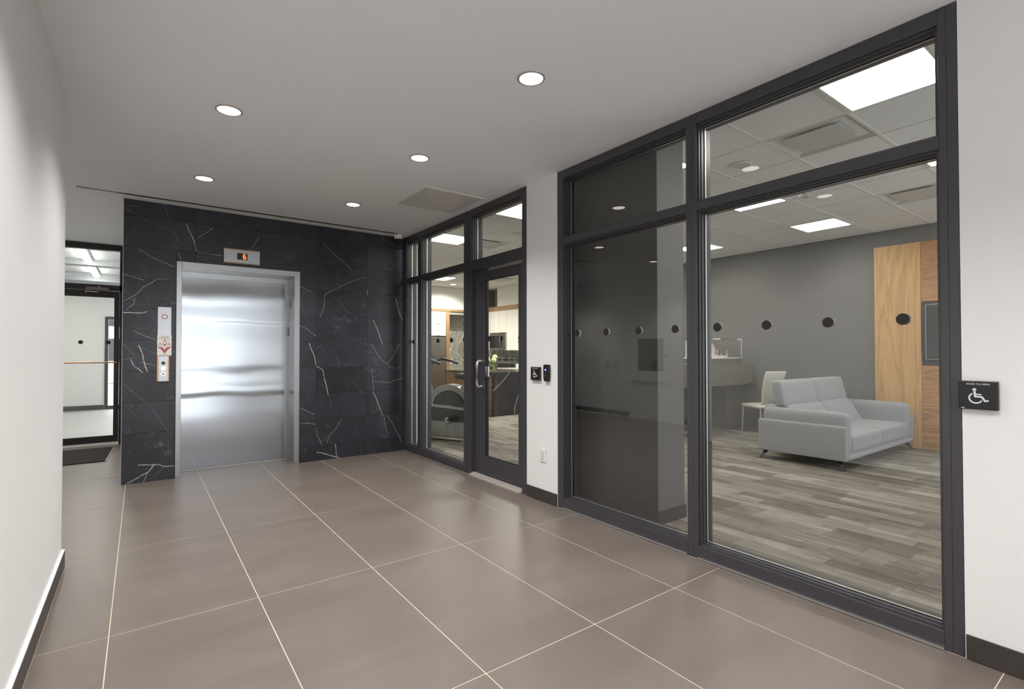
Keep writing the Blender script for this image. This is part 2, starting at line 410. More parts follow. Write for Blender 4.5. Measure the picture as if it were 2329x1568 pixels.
# ------------------------------------------------------------------ lobby shell
fl = struct('floor', bx(-2.0,XB,-6.6,8.80,-.06,-.0012), M_grout)
gx0, gy0, sx, sy = -.1011, 5.2400, .5972, 1.195
tile_mesh = {}
def floor_piece(x0,x1,y0,y1):
    key = (round(x1-x0,4), round(y1-y0,4))
    if key not in tile_mesh:
        bm = bx(-key[0]/2,key[0]/2,-key[1]/2,key[1]/2,-.01,0); bmesh.ops.bevel(bm, geom=[e for e in bm.edges if all(v.co.z>-.001 for v in e.verts)], offset=.0008, segments=1, affect='EDGES')
        me = bpy.data.meshes.new('tile'); bm.to_mesh(me); bm.free(); me.materials.append(M_tile); tile_mesh[key]=me
    o = bpy.data.objects.new('tile', tile_mesh[key]); C.objects.link(o); o.parent=fl; o.location=((x0+x1)/2,(y0+y1)/2,0)
g = .002
for i in range(-4,6):
    for j in range(-4,11):
        xa, xb = gx0+i*sx+g, gx0+(i+1)*sx-g; ya, yb = gy0-(j+1)*sy+g, gy0-j*sy-g
        # clip to the lobby floor plan
        for (X0,X1,Y0,Y1) in ((-.342,2.719,-6.5,3.90),(-1.99,2.719,3.90,YE-.0225),(.335,1.385,YE-.0225,6.335),(-1.99,XM-.004,YE-.0225,8.745)):
            a,b,c,d = max(xa,X0),min(xb,X1),max(ya,Y0),min(yb,Y1)
            if b-a>.02 and d-c>.02: floor_piece(a,b,c,d)
struct('ceiling', bx(-2.1,XG,-6.7,YD+.1,ZC,ZC+.1, XG,XB,-6.7,6.3,ZC,ZC+.1), M_ceil)
struct('wall_left', bx(-2.0,-.357,-6.6,3.90,0,ZC), M_wall)
struct('wall_passage', bx(-2.1,-2.0,-6.6,YD+.1,0,ZC, -2.0,-1.94,5.25,6.42,0,ZC), M_wall)
struct('wall_front', bx(-.36,2.73,-6.6,-6.5,0,ZC), M_wall)
struct('wall_right', bx(XG,XB,-6.6,.575,0,ZC), M_wall)
struct('wall_pier', bx(XG,XB,3.073,3.477,0,ZC), M_wall)
struct('wall_door', bx(-2.0,-1.30,YD,YD+.1,0,ZC, -.20,-.12,YD,YD+.1,0,ZC), M_wall)
# elevator block behind the marble
struct('wall_elevator', bx(-.130,.325,YE,YE+.16,0,ZC, 1.392,2.90,YE,YE+.16,0,ZC, .325,1.392,YE,YE+.16,2.105,ZC,
       -.130,-.02,YE+.16,YD,0,ZC, -.02,2.0,7.5,7.6,0,ZC), M_wall)
struct('trim_1', bx(XM-.0035,XM-.0005,YE-.022,YE+.05,0,ZC-.002), M_alu)
# baseboards
def baseboard(name, x0,x1,y0,y1, cuts, axis):
    b = struct(name)
    lo, hi = (y0,y1) if axis=='y' else (x0,x1)
    cs = [lo]+[c for c in sorted(cuts) if lo+.03<c<hi-.03]+[hi]
    for k in range(len(cs)-1):
        a, c = cs[k]+.0015, cs[k+1]-.0015
        obj('baseboard_tile', bx(x0,x1,a,c,.002,.100) if axis=='y' else bx(a,c,y0,y1,.002,.100), M_base, b, bev=.0015)
    return b
cuts = [gy0-j*sy for j in range(-4,8)]
bl = baseboard('baseboard_left', -.357,-.342,-6.5,3.915, cuts, 'y')
obj('baseboard_top_bead', bx(-.357,-.343,-6.5,3.915,.100,.106), M_wall, bl)
baseboard('baseboard_right', XG-.009,XG-.0005,-6.5,.572, [0.7-.3,-.6,-1.8], 'y')
baseboard('baseboard_pier', XG-.009,XG-.0005,3.075,3.475, [], 'y')
baseboard('baseboard_passage', -2.0,-1.985,3.9,5.25, [4.6], 'y'); baseboard('baseboard_passage_rear', -2.0,-1.985,6.42,8.7, [7.1], 'y')
# ------------------------------------------------------------------ marble cladding, tile by tile
VEINS = json.loads('''[[1,1.703,2.526,1.802,2.428,1.904,2.355,2.032,2.24],[0,2.065,2.23,1.961,2.098],[1,2.22,2.168,1.999,2.082,1.85,1.996,1.727,1.922,1.721,1.784,1.672,1.654],[1,1.445,1.998,1.569,1.942],[0,1.446,1.85,1.506,1.683],[2,2.231,2.014,2.235,1.943],[2,2.603,1.935,2.653,1.753,2.696,1.655],[2,2.308,1.64,2.373,1.506,2.428,1.35],[1,1.448,1.547,1.533,1.513,1.634,1.431],[2,1.555,1.346,1.613,1.198,1.636,1.089,1.71,1.042,1.729,0.923,1.769,0.76],[0,1.691,1.344,1.642,1.28],[1,2.283,1.349,2.374,1.204,2.487,1.099,2.543,1.054],[1,2.654,1.342,2.58,1.213,2.493,1.099],[1,2.31,0.894,2.508,0.867,2.698,0.921],[1,2.294,1.04,2.315,0.749],[2,2.315,0.749,2.396,0.569,2.431,0.469],[1,2.448,0.458,2.483,0.269,2.51,0.231],[1,2.489,0.461,2.572,0.34,2.7,0.089],[1,1.461,0.621,1.616,0.535],[1,1.462,0.452,1.634,0.42,1.647,0.292,1.705,0.174],[1,1.922,0.455,1.858,0.345,1.785,0.279,1.755,0.194],[2,1.853,0.17,1.868,0.049,1.892,-0.0],[2,1.648,0.099,1.933,-0.005],[0,1.632,0.89,1.774,0.848],[0,2.534,2.454,2.566,2.348],[0,1.823,1.91,2.029,1.706],[0,1.774,0.756,1.816,0.588],[0,2.041,0.95,2.167,0.756],[1,1.03,2.5,0.931,2.334],[1,0.582,2.26,0.688,2.253],[2,0.365,2.535,0.429,2.381,0.449,2.281],[1,0.459,2.276,0.661,2.251],[1,0.595,2.534,0.458,2.406],[1,-0.015,2.237,0.118,2.159,0.269,2.099],[1,0.292,2.24,0.33,2.165],[1,-0.137,1.987,-0.056,1.967,0.022,1.947],[1,0.269,1.965,0.129,1.967,0.084,1.925,0.023,1.882,-0.038,1.802,-0.131,1.737],[1,-0.109,1.653,-0.054,1.715,-0.044,1.774],[2,-0.126,1.627,-0.001,1.625,0.047,1.642],[1,-0.052,1.456,0.129,1.362],[0,-0.143,2.612,-0.045,2.661],[0,0.017,2.535,0.262,2.455,0.291,2.375],[0,0.177,2.71,0.229,2.557],[0,-0.127,1.324,-0.046,1.222],[2,-0.012,1.314,0.019,1.222,0.056,1.059],[0,-0.13,1.182,-0.024,1.203],[2,-0.071,1.18,-0.049,1.12,0.021,1.057],[1,0.007,1.157,0.109,1.123],[0,-0.124,0.946,0.045,0.766],[0,0.108,0.692,0.222,0.466],[2,-0.007,0.17,0.161,0.153,0.193,0.13,0.28,0.124],[2,0.121,0.167,0.073,0.092,-0.091,0.009],[1,0.068,0.082,0.034,-0.005],[0,0.198,0.118,0.122,0.042],[0,0.019,1.287,0.126,1.232]]''')
segs = []
for v in VEINS:
    pts = [(v[k],v[k+1]) for k in range(1,len(v),2)]
    for a,b in zip(pts,pts[1:]): segs.append((v[0],a,b))
mb = struct('wall_marble_cladding', bx(XM,.285,YE-.012,YE-.001,0,ZC-.002, 1.448,XG,YE-.012,YE-.001,0,ZC-.002, .285,1.448,YE-.012,YE-.001,2.157,ZC-.002), plain('marble_joint_grout',(.05,.05,.055),.8))
xs = [XM, .441, 1.038, 1.634, 2.229, XG]; zs = [0]+[.175+.2985*k for k in range(9)]+[ZC-.002]
zs = [z for z in zs if z<ZC-.02]+[ZC-.002]
gq = .0009; cnt = 0
def clad(x0,x1,z0,z1):
    global cnt
    if x1-x0<.012 or z1-z0<.01: return
    cx, cz = (x0+x1)/2, (z0+z1)/2; cnt += 1
    loc = []
    for wt,a,b in segs:
        if max(a[0],b[0])>x0-.02 and min(a[0],b[0])<x1+.02 and max(a[1],b[1])>z0-.02 and min(a[1],b[1])<z1+.02:
            loc.append((wt,(a[0]-cx,a[1]-cz),(b[0]-cx,b[1]-cz)))
    sh = random.uniform(.82,1.15)
    m = stone('black_marble_%d'%cnt, loc, basecol=(.0275*sh,.0285*sh,.0365*sh), off=cnt*1.37)
    bm = bx(x0-cx+gq,x1-cx-gq,-.010,.008,z0-cz+gq,z1-cz-gq); bevel(bm,.0006,1)
    me = bpy.data.meshes.new('tile'); bm.to_mesh(me); bm.free(); me.materials.append(m)
    o = bpy.data.objects.new('marble_tile', me); C.objects.link(o); o.parent=mb; o.location=(cx,YE-.011,cz)
for i in range(5):
    for j in range(len(zs)-1):
        x0,x1,z0,z1 = xs[i],xs[i+1],zs[j],zs[j+1]
        if z1 <= 2.157 or z0 >= 2.157:
            if z0 >= 2.157 or x1<=.285 or x0>=1.448: clad(x0,x1,z0,z1)
            else:
                if x0<.285: clad(x0,.285,z0,z1)
                if x1>1.448: clad(1.448,x1,z0,z1)
        else:
            if x1<=.285 or x0>=1.448: clad(x0,x1,z0,z1)
            else:
                if x0<.285: clad(x0,.285,z0,z1)
                if x1>1.448: clad(1.448,x1,z0,z1)
                clad(max(x0,.285),min(x1,1.448),2.157,z1)
# ------------------------------------------------------------------ elevator
el = thing('elevator_entrance','brushed steel elevator door in a wide steel frame set in black marble','elevator',(.865,YE,0))
YP = 6.335
obj('jamb', bx(.285,.330,YE-.034,YP+.02,0,2.157), M_steel, el, bev=.002)
obj('jamb', bx(1.390,1.448,YE-.034,YP+.02,0,2.157), M_steel, el, bev=.002)
obj('header', bx(.3305,1.3895,YE-.034,YP+.02,2.100,2.157), M_steel, el, bev=.002)
def wavy_panel(x0,x1,y,z0,z1):
    """sheet steel is never flat: slow vertical waves with a few tighter kinks"""
    def slope(z,u):
        s=0
        for c,a,w in ((1.93,.060,.07),(1.80,-.03,.05),(1.59,-.085,.022),(1.42,.018,.10),(1.07,-.050,.045),(.965,.022,.035),(.855,.045,.022),(.785,-.11,.020),(.60,.020,.12),(.25,-.035,.14)):
            cc=c+.010*math.sin(u*4+c*9)+.006*math.sin(u*11+c*5)
            s+=a*math.exp(-((z-cc)/w)**2)
        return s
    bm=bm_new(); nx,nz=26,420; cols=[]
    for i in range(nx+1):
        u=i/nx; yy=0; col_=[]
        for j in range(nz+1):
            z=z0+(z1-z0)*j/nz; yy+=slope(z,u)*(z1-z0)/nz
            col_.append(bm.verts.new((x0+(x1-x0)*u, y+yy+.0015*math.sin(u*PI), z)))
        cols.append(col_)
    for i in range(nx):
        for j in range(nz): bm.faces.new((cols[i][j],cols[i+1][j],cols[i+1][j+1],cols[i][j+1]))
    B=box(bm,x0,x1,y+.012,y+.03,z0,z1)
    return bm
pd = obj('door_panel', wavy_panel(.3305,1.36,YP,.012,2.0995), M_steeldoor, el, smooth=True)
obj('door_edge', bx(1.3605,1.3895,YP-.004,YP+.03,.012,2.0995), M_steel, el)
obj('key_hole', (lambda b:(cyl(b,(.475,YP-.003,1.985),(.475,YP+.003,1.985),.012,seg=20),b)[1])(bm_new()), M_black, pd, label='small black release key hole near the top of the door')
obj('sill', bx(.3305,1.3895,YP-.012,YP+.03,.0005,.010), M_alu, el)
obj('transom_strip', bx(.3305,1.3895,YP-.02,YP-.004,2.05,2.0995), M_steel, el)
for y,z,h in ((6.19,1.80,.075),(6.283,1.488,.10)):
    pl = obj('jamb_plate', bx(1.3875,1.3898,y-.02,y+.02,z-h/2,z+h/2), M_black, el, label='small dark floor number plate on the jamb')
    obj('plate_mark', bx(1.387,1.3874,y-.010,y+.008,z-h*.3,z+h*.3), M_greyprint, pl)
# indicator
ind = thing('floor_indicator','steel floor indicator showing a red 6 above the elevator','floor indicator',(.862,YE-.022,2.26))
yf = YE-.046
obj('case', bx(.690,1.034,yf,YE-.0215,2.192,2.332), M_steel, ind, bev=.004)
obj('edge_trim', bx(.687,1.037,yf+.004,YE-.0215,2.186,2.191, .687,1.037,yf+.004,YE-.0215,2.333,2.338), M_copper, ind)
scr = obj('display', bx(.815,.913,yf-.0015,yf-.0002,2.228,2.298), M_black, ind, label='black display window with a red 6')
sg = bm_new(); cx,cz,hw,hh,tt = .885,2.263,.011,.0225,.0075
for z in (-hh,0,hh): box(sg,cx-hw,cx+hw,yf-.003,yf-.0017,cz+z-tt/2,cz+z+tt/2)
for a,z in ((-hw,hh/2),(-hw,-hh/2),(hw,-hh/2)): box(sg,cx+a-tt/2,cx+a+tt/2,yf-.003,yf-.0017,cz+z-hh/2,cz+z+hh/2)
obj('digit', sg, M_red, scr)
# upper key plate
kp = thing('key_switch_plate','plain steel plate with red ring and key switch, topmost left of elevator','switch plate',(.19,YE-.022,1.55))
yk = YE-.024
obj('plate', bx(.136,.245,yk,YE-.0215,1.417,1.693), M_steel, kp)
def ring(bm, c, r1, r2, y, seg=28, d=.001):
    pts = [(math.cos(2*PI*k/seg),math.sin(2*PI*k/seg)) for k in range(seg)]
    vs = [[bm.verts.new((c[0]+p[0]*r,yy,c[1]+p[1]*r)) for p in pts] for r,yy in ((r1,y),(r2,y),(r2,y+d),(r1,y+d))]
    for a in range(4):
        for k in range(seg): bm.faces.new((vs[a][k],vs[a][(k+1)%seg],vs[(a+1)%4][(k+1)%seg],vs[(a+1)%4][k]))
b=bm_new(); ring(b,(.192,1.598),.017,.024,yk-.0012); obj('red_ring', b, M_redprint, kp)
b=bm_new(); cyl(b,(.192,yk-.006,1.54),(.192,yk,1.54),.011); obj('key_cylinder', b, M_alu, kp)
for z in (1.675,1.434):
    b=bm_new(); cyl(b,(.192,yk-.001,z),(.192,yk,z),.0035,seg=10); obj('screw', b, M_greyprint, kp)
# fire sign
fs = thing('fire_sign','small white sign with red flame pictograms between two steel elevator plates','sign',(.19,YE-.022,1.315))
yk = YE-.027
obj('sign_board', bx(.133,.249,yk,YE-.0215,1.216,1.4165), plain('cream_sign_board',(.80,.78,.72),.5), fs)
def flame(cx, cz, s, lean=0):
    bm = bm_new(); n=14; pts=[]
    for k in range(n+1):
        a = -PI/2 + 2*PI*k/n
        pts.append((math.cos(a),math.sin(a)))
    poly = [(0,-1.9),(.45,-1.35),(.85,-.75),(1.0,0),(.8,.55),(.35,1.1),(lean,1.9),(-.35,1.1),(-.8,.55),(-1,0),(-.85,-.75),(-.45,-1.35)]
    prism(bm, [(cx+x*s, cz+z*s) for x,z in poly], yk-.0012, yk-.0002, 'xz'); return bm
for cx,cz,s in ((.193,1.343,.0185),(.156,1.313,.0165),(.229,1.313,.0165)):
    fo = obj('flame', flame(cx,cz,s), M_redprint, fs)
    b=bm_new(); cyl(b,(cx,yk-.0020,cz),(cx,yk-.0013,cz),s*.78,seg=22); obj('pictogram_disc', b, M_print, fo)
b=bm_new(); prism(b,[(.193,1.236),(.226,1.285),(.205,1.300),(.193,1.268),(.181,1.300),(.160,1.285)],yk-.0012,yk-.0002,'xz'); obj('flame_base', b, M_redprint, fs)
for s_,z,sz in (('IN CASE OF FIRE',1.404,.0105),('ELEVATORS',1.393,.0105),('ARE OUT OF SERVICE',1.382,.0105),('USE STAIRS',1.2265,.0085)):
    obj('lettering', text_bm(s_, sz, (.191,yk-.0008,z),(1,0,0),(0,0,1)), M_greyprint, fs)
# call station
cs_ = thing('call_station','steel elevator call panel with copper edges and two round buttons','call panel',(.18,YE-.022,1.08))
yk = YE-.040
obj('back_box', bx(.131,.232,yk+.004,YE-.0215,.966,1.211), M_copper, cs_, bev=.003)
obj('face_plate', bx(.146,.219,yk-.001,yk+.0035,.966,1.211), M_steel, cs_)
b=bm_new(); cyl(b,(.183,yk-.003,1.143),(.183,yk-.001,1.143),.0165,seg=24); obj('camera_lens', b, M_black, cs_)
for z,m in ((1.091,M_btn),(1.037,plain('dull_button',(.42,.42,.43),.5,.3))):
    b=bm_new(); ring(b,(.183,z),.012,.019,yk-.004,d=.003); bt=obj('button', b, M_chrome, cs_, label='lit round call button' if m is M_btn else 'unlit round call button')
    b=bm_new(); cyl(b,(.183,yk-.0035,z),(.183,yk-.0012,z),.0115,seg=22); obj('button_cap', b, m, bt)
obj('engraving', bx(.176,.190,yk-.0016,yk-.0011,.983,.986,.174,.192,yk-.0016,yk-.0011,.990,.993), M_greyprint, cs_)
# ------------------------------------------------------------------ ceiling fittings
lamp_at = [(.420,3.453,'over the left of the lobby, second from the elevator'),(1.670,2.092,'nearest the camera'),(.422,4.935,'in front of the elevator door, left one'),
           (1.682,3.455,'in the middle of the right row'),(1.685,4.939,'closest to the elevator in the right row'),(.420,2.05,'left row, nearest camera'),(.42,.7,'left row behind the camera'),(1.25,.6,'right row behind the camera'),(1.67,-.9,'right row far behind'),(.42,-2.2,'left row farthest behind'),(1.67,-2.2,'right row farthest behind'),(-1.1,5.2,'in the side passage'),(-1.1,7.5,'in the side passage by the glass door')]
labels = ['round recessed downlight in the second row from elevator, left','round recessed downlight nearest the large lounge window','round recessed downlight above left of elevator, nearest the black slot','round recessed downlight at the middle of the right row','round recessed downlight nearest the ceiling access panel']
for k,(x,y,d) in enumerate(lamp_at):
    t_ = thing('downlight', labels[k] if k<5 else 'round recessed downlight '+d, 'downlight', (x,y,ZC), group='round lobby downlights')
    b=bm_new(); lathe(b,[(.062,-.001),(.064,-.006),(.074,-.004),(.076,0),(.062,0)],(x,y,ZC),32); obj('trim_ring', b, plain('downlight_trim',(.45,.40,.36),.4), t_, smooth=True)
    b=bm_new(); cyl(b,(x,y,ZC-.003),(x,y,ZC-.0005),.0625,seg=32); obj('lens', b, M_lens, t_)
    l=bpy.data.lights.new('downlight_beam','SPOT'); l.energy=DOWN_E; l.spot_size=math.radians(128); l.spot_blend=.75; l.shadow_soft_size=.06; l.color=(1,.985,.965)
    o=bpy.data.objects.new('downlight_beam',l); C.objects.link(o); o.location=(x,y,ZC-.02)
sl = thing('linear_slot_diffuser','long thin black slot in the ceiling in front of the marble','air slot',(1.045,5.845,ZC))
obj('slot', bx(-.465,2.555,5.826,5.862,ZC-.003,ZC-.0002), M_black, sl)
ap = thing('ceiling_access_panel','square flush access panel in the ceiling above the glass door','access panel',(2.32,4.34,ZC))
obj('panel_door', bx(2.035,2.622,4.038,4.64,ZC-.004,ZC-.0005), plain('panel_paint',(.70,.675,.66),.30), ap)
obj('panel_frame', bx(2.007,2.640,4.010,4.032,ZC-.005,ZC-.0003, 2.007,2.640,4.646,4.666,ZC-.005,ZC-.0003, 2.007,2.030,4.032,4.646,ZC-.005,ZC-.0003, 2.627,2.640,4.032,4.646,ZC-.005,ZC-.0003), plain('panel_frame_paint',(.86,.85,.84),.4), ap)
dc = thing('dome_camera','white dome security camera in the ceiling corner over the marble','security camera',(2.585,5.90,ZC))
b=bm_new(); lathe(b,[(.0,0),(.052,0),(.055,-.008),(.054,-.03),(.046,-.052),(.0,-.052)][1:5],(2.585,5.90,ZC),28); obj('housing', b, M_white, dc, smooth=True)
b=bm_new(); sph(b,(2.585,5.90,ZC-.050),.036,20,12); obj('dome', b, plain('dark_dome',(.012,.012,.014),.08), dc, smooth=True)

# ------------------------------------------------------------------ storefront glazing
GX = XG+.068
def member(name, x0,x1,y0,y1,z0,z1, parent): return obj(name, bx(x0,x1,y0,y1,z0,z1), M_frame, parent, bev=.0015)
def glazing(par, y0,y1,z0,z1, label=None):
    """stepped stops, gasket, spacer and pane filling one opening"""
    def rim(name, xa,xb, w0, w1, m):
        a,b,c,d = y0+w0,y1-w0,z0+w0,z1-w0; A,B,C_,D = y0+w1,y1-w1,z0+w1,z1-w1
        obj(name, bx(xa,xb,a,A,c,d, xa,xb,B,b,c,d, xa,xb,A,B,c,C_, xa,xb,A,B,D,d), m, par)
    rim('glazing_bead', XG+.016,XG+.050, 0,.010, M_frame)
    rim('glazing_stop', XG+.034,XG+.060, .010,.016, M_frame)
    rim('gasket', XG+.058,XG+.0635, .006,.0195, M_gasket)
    rim('spacer', XG+.066,XG+.078, .008,.0185, M_spacer)
    rim('rear_bead', XG+.086,XG+.136, 0,.010, M_frame)
    return obj('pane', bx(XG+.0640,XG+.0655,y0+.004,y1-.004,z0+.004,z1-.004), M_glass, par, label=label)
def sticker(par, y, z, x=GX-.0045, r=.0262):
    b=bm_new(); cyl(b,(x-.0006,y,z),(x,y,z),r,seg=28); s=obj('safety_dot', b, M_dot, par)
    b=bm_new(); cyl(b,(x+.016,y-.002,z),(x+.0166,y-.002,z),r,seg=28); obj('dot_ghost', b, M_dotghost, s)  # dot's ghost reflection in the second pane, made as a pale disc
# window_2 : the big four-pane lounge window
w2 = struct('window_2', loc=(XG,1.82,0))
Z0, ZR0, ZR1, ZT = .078, 2.112, 2.166, 2.645
member('jamb', XG,XG+.14,3.005,3.071,0.003,ZC-.003,w2)
member('jamb', XG,XG+.14,.577,.612,0.003,ZC-.003,w2); member('jamb', XG,XG+.14,.6125,.640,0.003,ZC-.003,w2)
member('mullion', XG,XG+.14,1.833,1.872,0.003,ZC-.003,w2); member('mullion', XG,XG+.14,1.800,1.8325,0.003,ZC-.003,w2)
for y0,y1 in ((1.8725,3.0045),(.6405,1.7995)):
    member('head_rail', XG,XG+.14,y0,y1,ZT,ZC-.003,w2); member('cross_rail', XG,XG+.14,y0,y1,ZR0,ZR1,w2); member('sill_rail', XG,XG+.14,y0,y1,.003,Z0,w2)
    glazing(w2,y0,y1,ZR1,ZT); glazing(w2,y0,y1,Z0,ZR0)
    obj('sill_lip', bx(XG-.012,XG,y0,y1,.003,.012), M_alu, w2)
for y in (2.908,2.603,2.300,2.002,1.705,1.410,1.100,.790): sticker(w2,y,1.398)
# window_1 : sidelights, transoms beside and above the door
w1 = struct('window_1', loc=(XG,5.2,0))
member('jamb', XG,XG+.14,5.962,6.012,.003,ZC-.003,w1)
member('mullion', XG,XG+.14,5.545,5.632,.003,ZC-.003,w1)
member('mullion', XG,XG+.14,4.475,4.545,.003,ZC-.003,w1); member('mullion', XG+.004,XG+.14,4.405,4.4745,.003,ZC-.003,w1)
member('jamb', XG,XG+.14,3.479,3.547,.003,ZC-.003,w1)
for y0,y1 in ((5.6325,5.9615),(4.5455,5.5445)):
    member('head_rail', XG,XG+.14,y0,y1,ZT,ZC-.003,w1); member('cross_rail', XG,XG+.14,y0,y1,ZR0+.02,ZR1+.012,w1); member('sill_rail', XG,XG+.14,y0,y1,.003,.075,w1)
    glazing(w1,y0,y1,ZR1+.012,ZT); glazing(w1,y0,y1,.075,ZR0+.02)
y0,y1 = 3.5475,4.4045
member('head_rail', XG,XG+.14,y0,y1,ZT,ZC-.003,w1); member('cross_rail', XG,XG+.14,y0,y1,2.075,2.178,w1)
glazing(w1,y0,y1,2.178,ZT)
for y in (5.899,5.556,5.241,4.925,4.640): sticker(w1,y,1.382)
obj('outlet_strip_trim', bx(XG-.006,XG,6.012,6.018,.003,ZC-.003), M_frame, w1)
# door_1 : glazed lobby door, recessed in the frame
XD = XG+.040
d1 = struct('door_1', loc=(XD,3.97,0)); dz0, dz1 = .035, 2.055
obj('door_stile', bx(XD,XD+.045,4.200,4.290,dz0,dz1), M_frame, d1, bev=.002)
obj('door_stile', bx(XD,XD+.045,3.556,3.646,dz0,dz1), M_frame, d1, bev=.002)
obj('door_rail', bx(XD,XD+.045,3.6465,4.1995,1.965,dz1), M_frame, d1, bev=.002)
obj('door_rail', bx(XD,XD+.045,3.6465,4.1995,dz0,.215), M_frame, d1, bev=.002)
obj('door_bead', bx(XD+.004,XD+.016,3.6465,3.655,.216,1.9645, XD+.004,XD+.016,4.191,4.1995,.216,1.9645, XD+.004,XD+.016,3.655,4.191,.216,.224, XD+.004,XD+.016,3.655,4.191,1.956,1.9645), M_gasket, d1)
obj('pane', bx(XD+.020,XD+.0215,3.648,4.198,.217,1.963), M_glass, d1)
member('door_jamb', XD+.005,XG+.139,4.292,4.404,.003,2.074,w1); 
for y in (4.235,3.945,3.655):
    if y<4.19:
        b=bm_new(); cyl(b,(XD+.0188,y,1.381),(XD+.0194,y,1.381),.0262,seg=28); obj('safety_dot', b, M_dot, d1)
b=bm_new(); cyl(b,(XD+.0188,4.150,1.381),(XD+.0194,4.150,1.381),.0262,seg=28); obj('safety_dot', b, M_dot, d1)
hd = bm_new(); hy=4.262; tube(hd,[(XD,hy,1.155),(XD-.03,hy,1.160),(XD-.052,hy-.006,1.150),(XD-.062,hy-.008,1.125),(XD-.062,hy-.008,.935),(XD-.052,hy-.006,.912),(XD-.03,hy,.902),(XD,hy,.906)],.0115,14)
obj('pull_handle', hd, plain('satin_nickel',(.80,.75,.71),.42,.35), d1, smooth=True, label='satin D-shaped pull handle')
obj('electric_strike', bx(XD-.010,XD,4.125,4.188,1.005,1.108), M_chrome, d1, bev=.004)
th = struct('trim_3', bx(XG-.030,XG+.14,3.549,4.402,.001,.014, XG+.0,XG+.14,3.549,4.402,.014,.026), plain('worn_threshold',(.50,.45,.41),.5,.3,vary=.35,scale=60))
obj('door_gap_seal', bx(XD+.01,XD+.035,3.556,4.290,.0265,.0345), M_gasket, d1)
# wall fittings on the right wall
def wave_plate(name, label, y0,y1,z0,z1, th_=.020, big=True):
    t_=thing(name,label,'wave switch',(XG-.001,(y0+y1)/2,(z0+z1)/2))
    xf = XG-.001-th_
    obj('plate', bx(xf,XG-.0012,y0,y1,z0,z1), M_black, t_, bev=.003)
    cy,cz=(y0+y1)/2,(z0+z1)/2; sc=(z1-z0)/.118
    X=xf-.0006
    R=(0,-1,0)
    obj('lettering', text_bm('WAVE TO OPEN', .0100*sc, (X,cy-.000,cz+.046*sc),R,(0,0,1)), M_print, t_)
    if big: obj('maker_mark', bx(X-.0002,X+.0003,cy+.050,cy+.0525,cz-.0535,cz-.0515, X-.0002,X+.0003,cy+.0462,cy+.0495,cz-.0535,cz-.0510, X-.0002,X+.0003,cy+.042,cy+.0452,cz-.0532,cz-.0500), M_print, t_)
    # accessibility pictogram: local a = to the viewer's right (-y), b = up
    s = .052*sc; P = lambda a,b_:(X, cy+.006*sc-a*s, cz-.004*sc+b_*s)
    bm=bm_new(); 
    def disc(a,b_,r): cyl(bm,(X-.0003,P(a,b_)[1],P(a,b_)[2]),(X+.0005,P(a,b_)[1],P(a,b_)[2]),r*s,seg=16)
    def bar(a,c,wd):
        p,q=Vector(P(*a)),Vector(P(*c)); d=(q-p); n=Vector((0,-d.z,d.y)).normalized()*wd*s/2
        vs=[bm.verts.new(v+Vector((dx,0,0))) for dx in (-.0003,.0005) for v in (p+n,q+n,q-n,p-n)]
        for f in ((0,1,2,3),(7,6,5,4),(0,4,5,1),(1,5,6,2),(2,6,7,3),(3,7,4,0)): bm.faces.new([vs[i] for i in f])
    def poly(pts,wd):
        for u,v in zip(pts,pts[1:]): bar(u,v,wd)
        for p in pts: disc(p[0],p[1],wd/2)
    disc(-.10,.52,.12)
    poly([(-.10,.40),(-.06,-.02),(.34,-.04),(.52,-.36),(.68,-.33)],.135)
    poly([(-.06,.16),(.28,.15)],.09)
    arc=[(-.02+.40*math.cos(a),-.14+.40*math.sin(a)) for a in [math.radians(x) for x in range(128,338,14)]]
    poly(arc,.11)
    obj('wheelchair_symbol', bm, M_print, t_)
    return t_
wave_plate('wave_switch','large black wave to open plate with wheelchair symbol by the near frame',.462,.581,1.018,1.132)
# its left edge overlaps the frame: short mounting block behind
wave_plate('wave_switch','small black wave to open plate on pier beside the glass door',3.277,3.397,1.010,1.122, big=False)
cr = thing('card_reader','slim black card reader with blue light on the white pier','card reader',(XG,3.19,1.075))
cb=bm_new(); prism(cb,[(3.160,1.145),(3.222,1.145),(3.225,1.11),(3.224,1.04),(3.217,1.007),(3.165,1.007),(3.158,1.04),(3.157,1.11)],XG-.024,XG-.001,'yz'); obj('body', cb, M_black, cr, bev=.002)
b=bm_new(); sph(b,(XG-.0245,3.196,1.102),.0055,12,8,(.4,1.5,1)); obj('status_light', b, M_blue, cr)
obj('reader_mark', bx(XG-.0248,XG-.0242,3.186,3.206,1.052,1.056, XG-.0248,XG-.0242,3.195,3.198,1.073,1.080), M_greyprint, cr)
ol = thing('wall_outlet','white double socket low on the white pier','outlet',(XG,3.255,.387))
obj('cover_plate', bx(XG-.007,XG-.001,3.218,3.292,.329,.442), M_white, ol, bev=.003)
fp=obj('socket_face', bx(XG-.0095,XG-.0072,3.238,3.272,.348,.423), plain('ivory_plastic',(.70,.67,.58),.4), ol, bev=.001)
for z in (.368,.403):
    obj('socket_slot', bx(XG-.0102,XG-.0096,3.247,3.249,z,z+.009, XG-.0102,XG-.0096,3.259,3.261,z,z+.009, XG-.0102,XG-.0096,3.252,3.256,z-.007,z-.003), M_greyprint, fp)
obj('wall_gasket', bx(XG-.001,XG-.0001,3.222,3.288,.333,.438), M_gasket, ol)
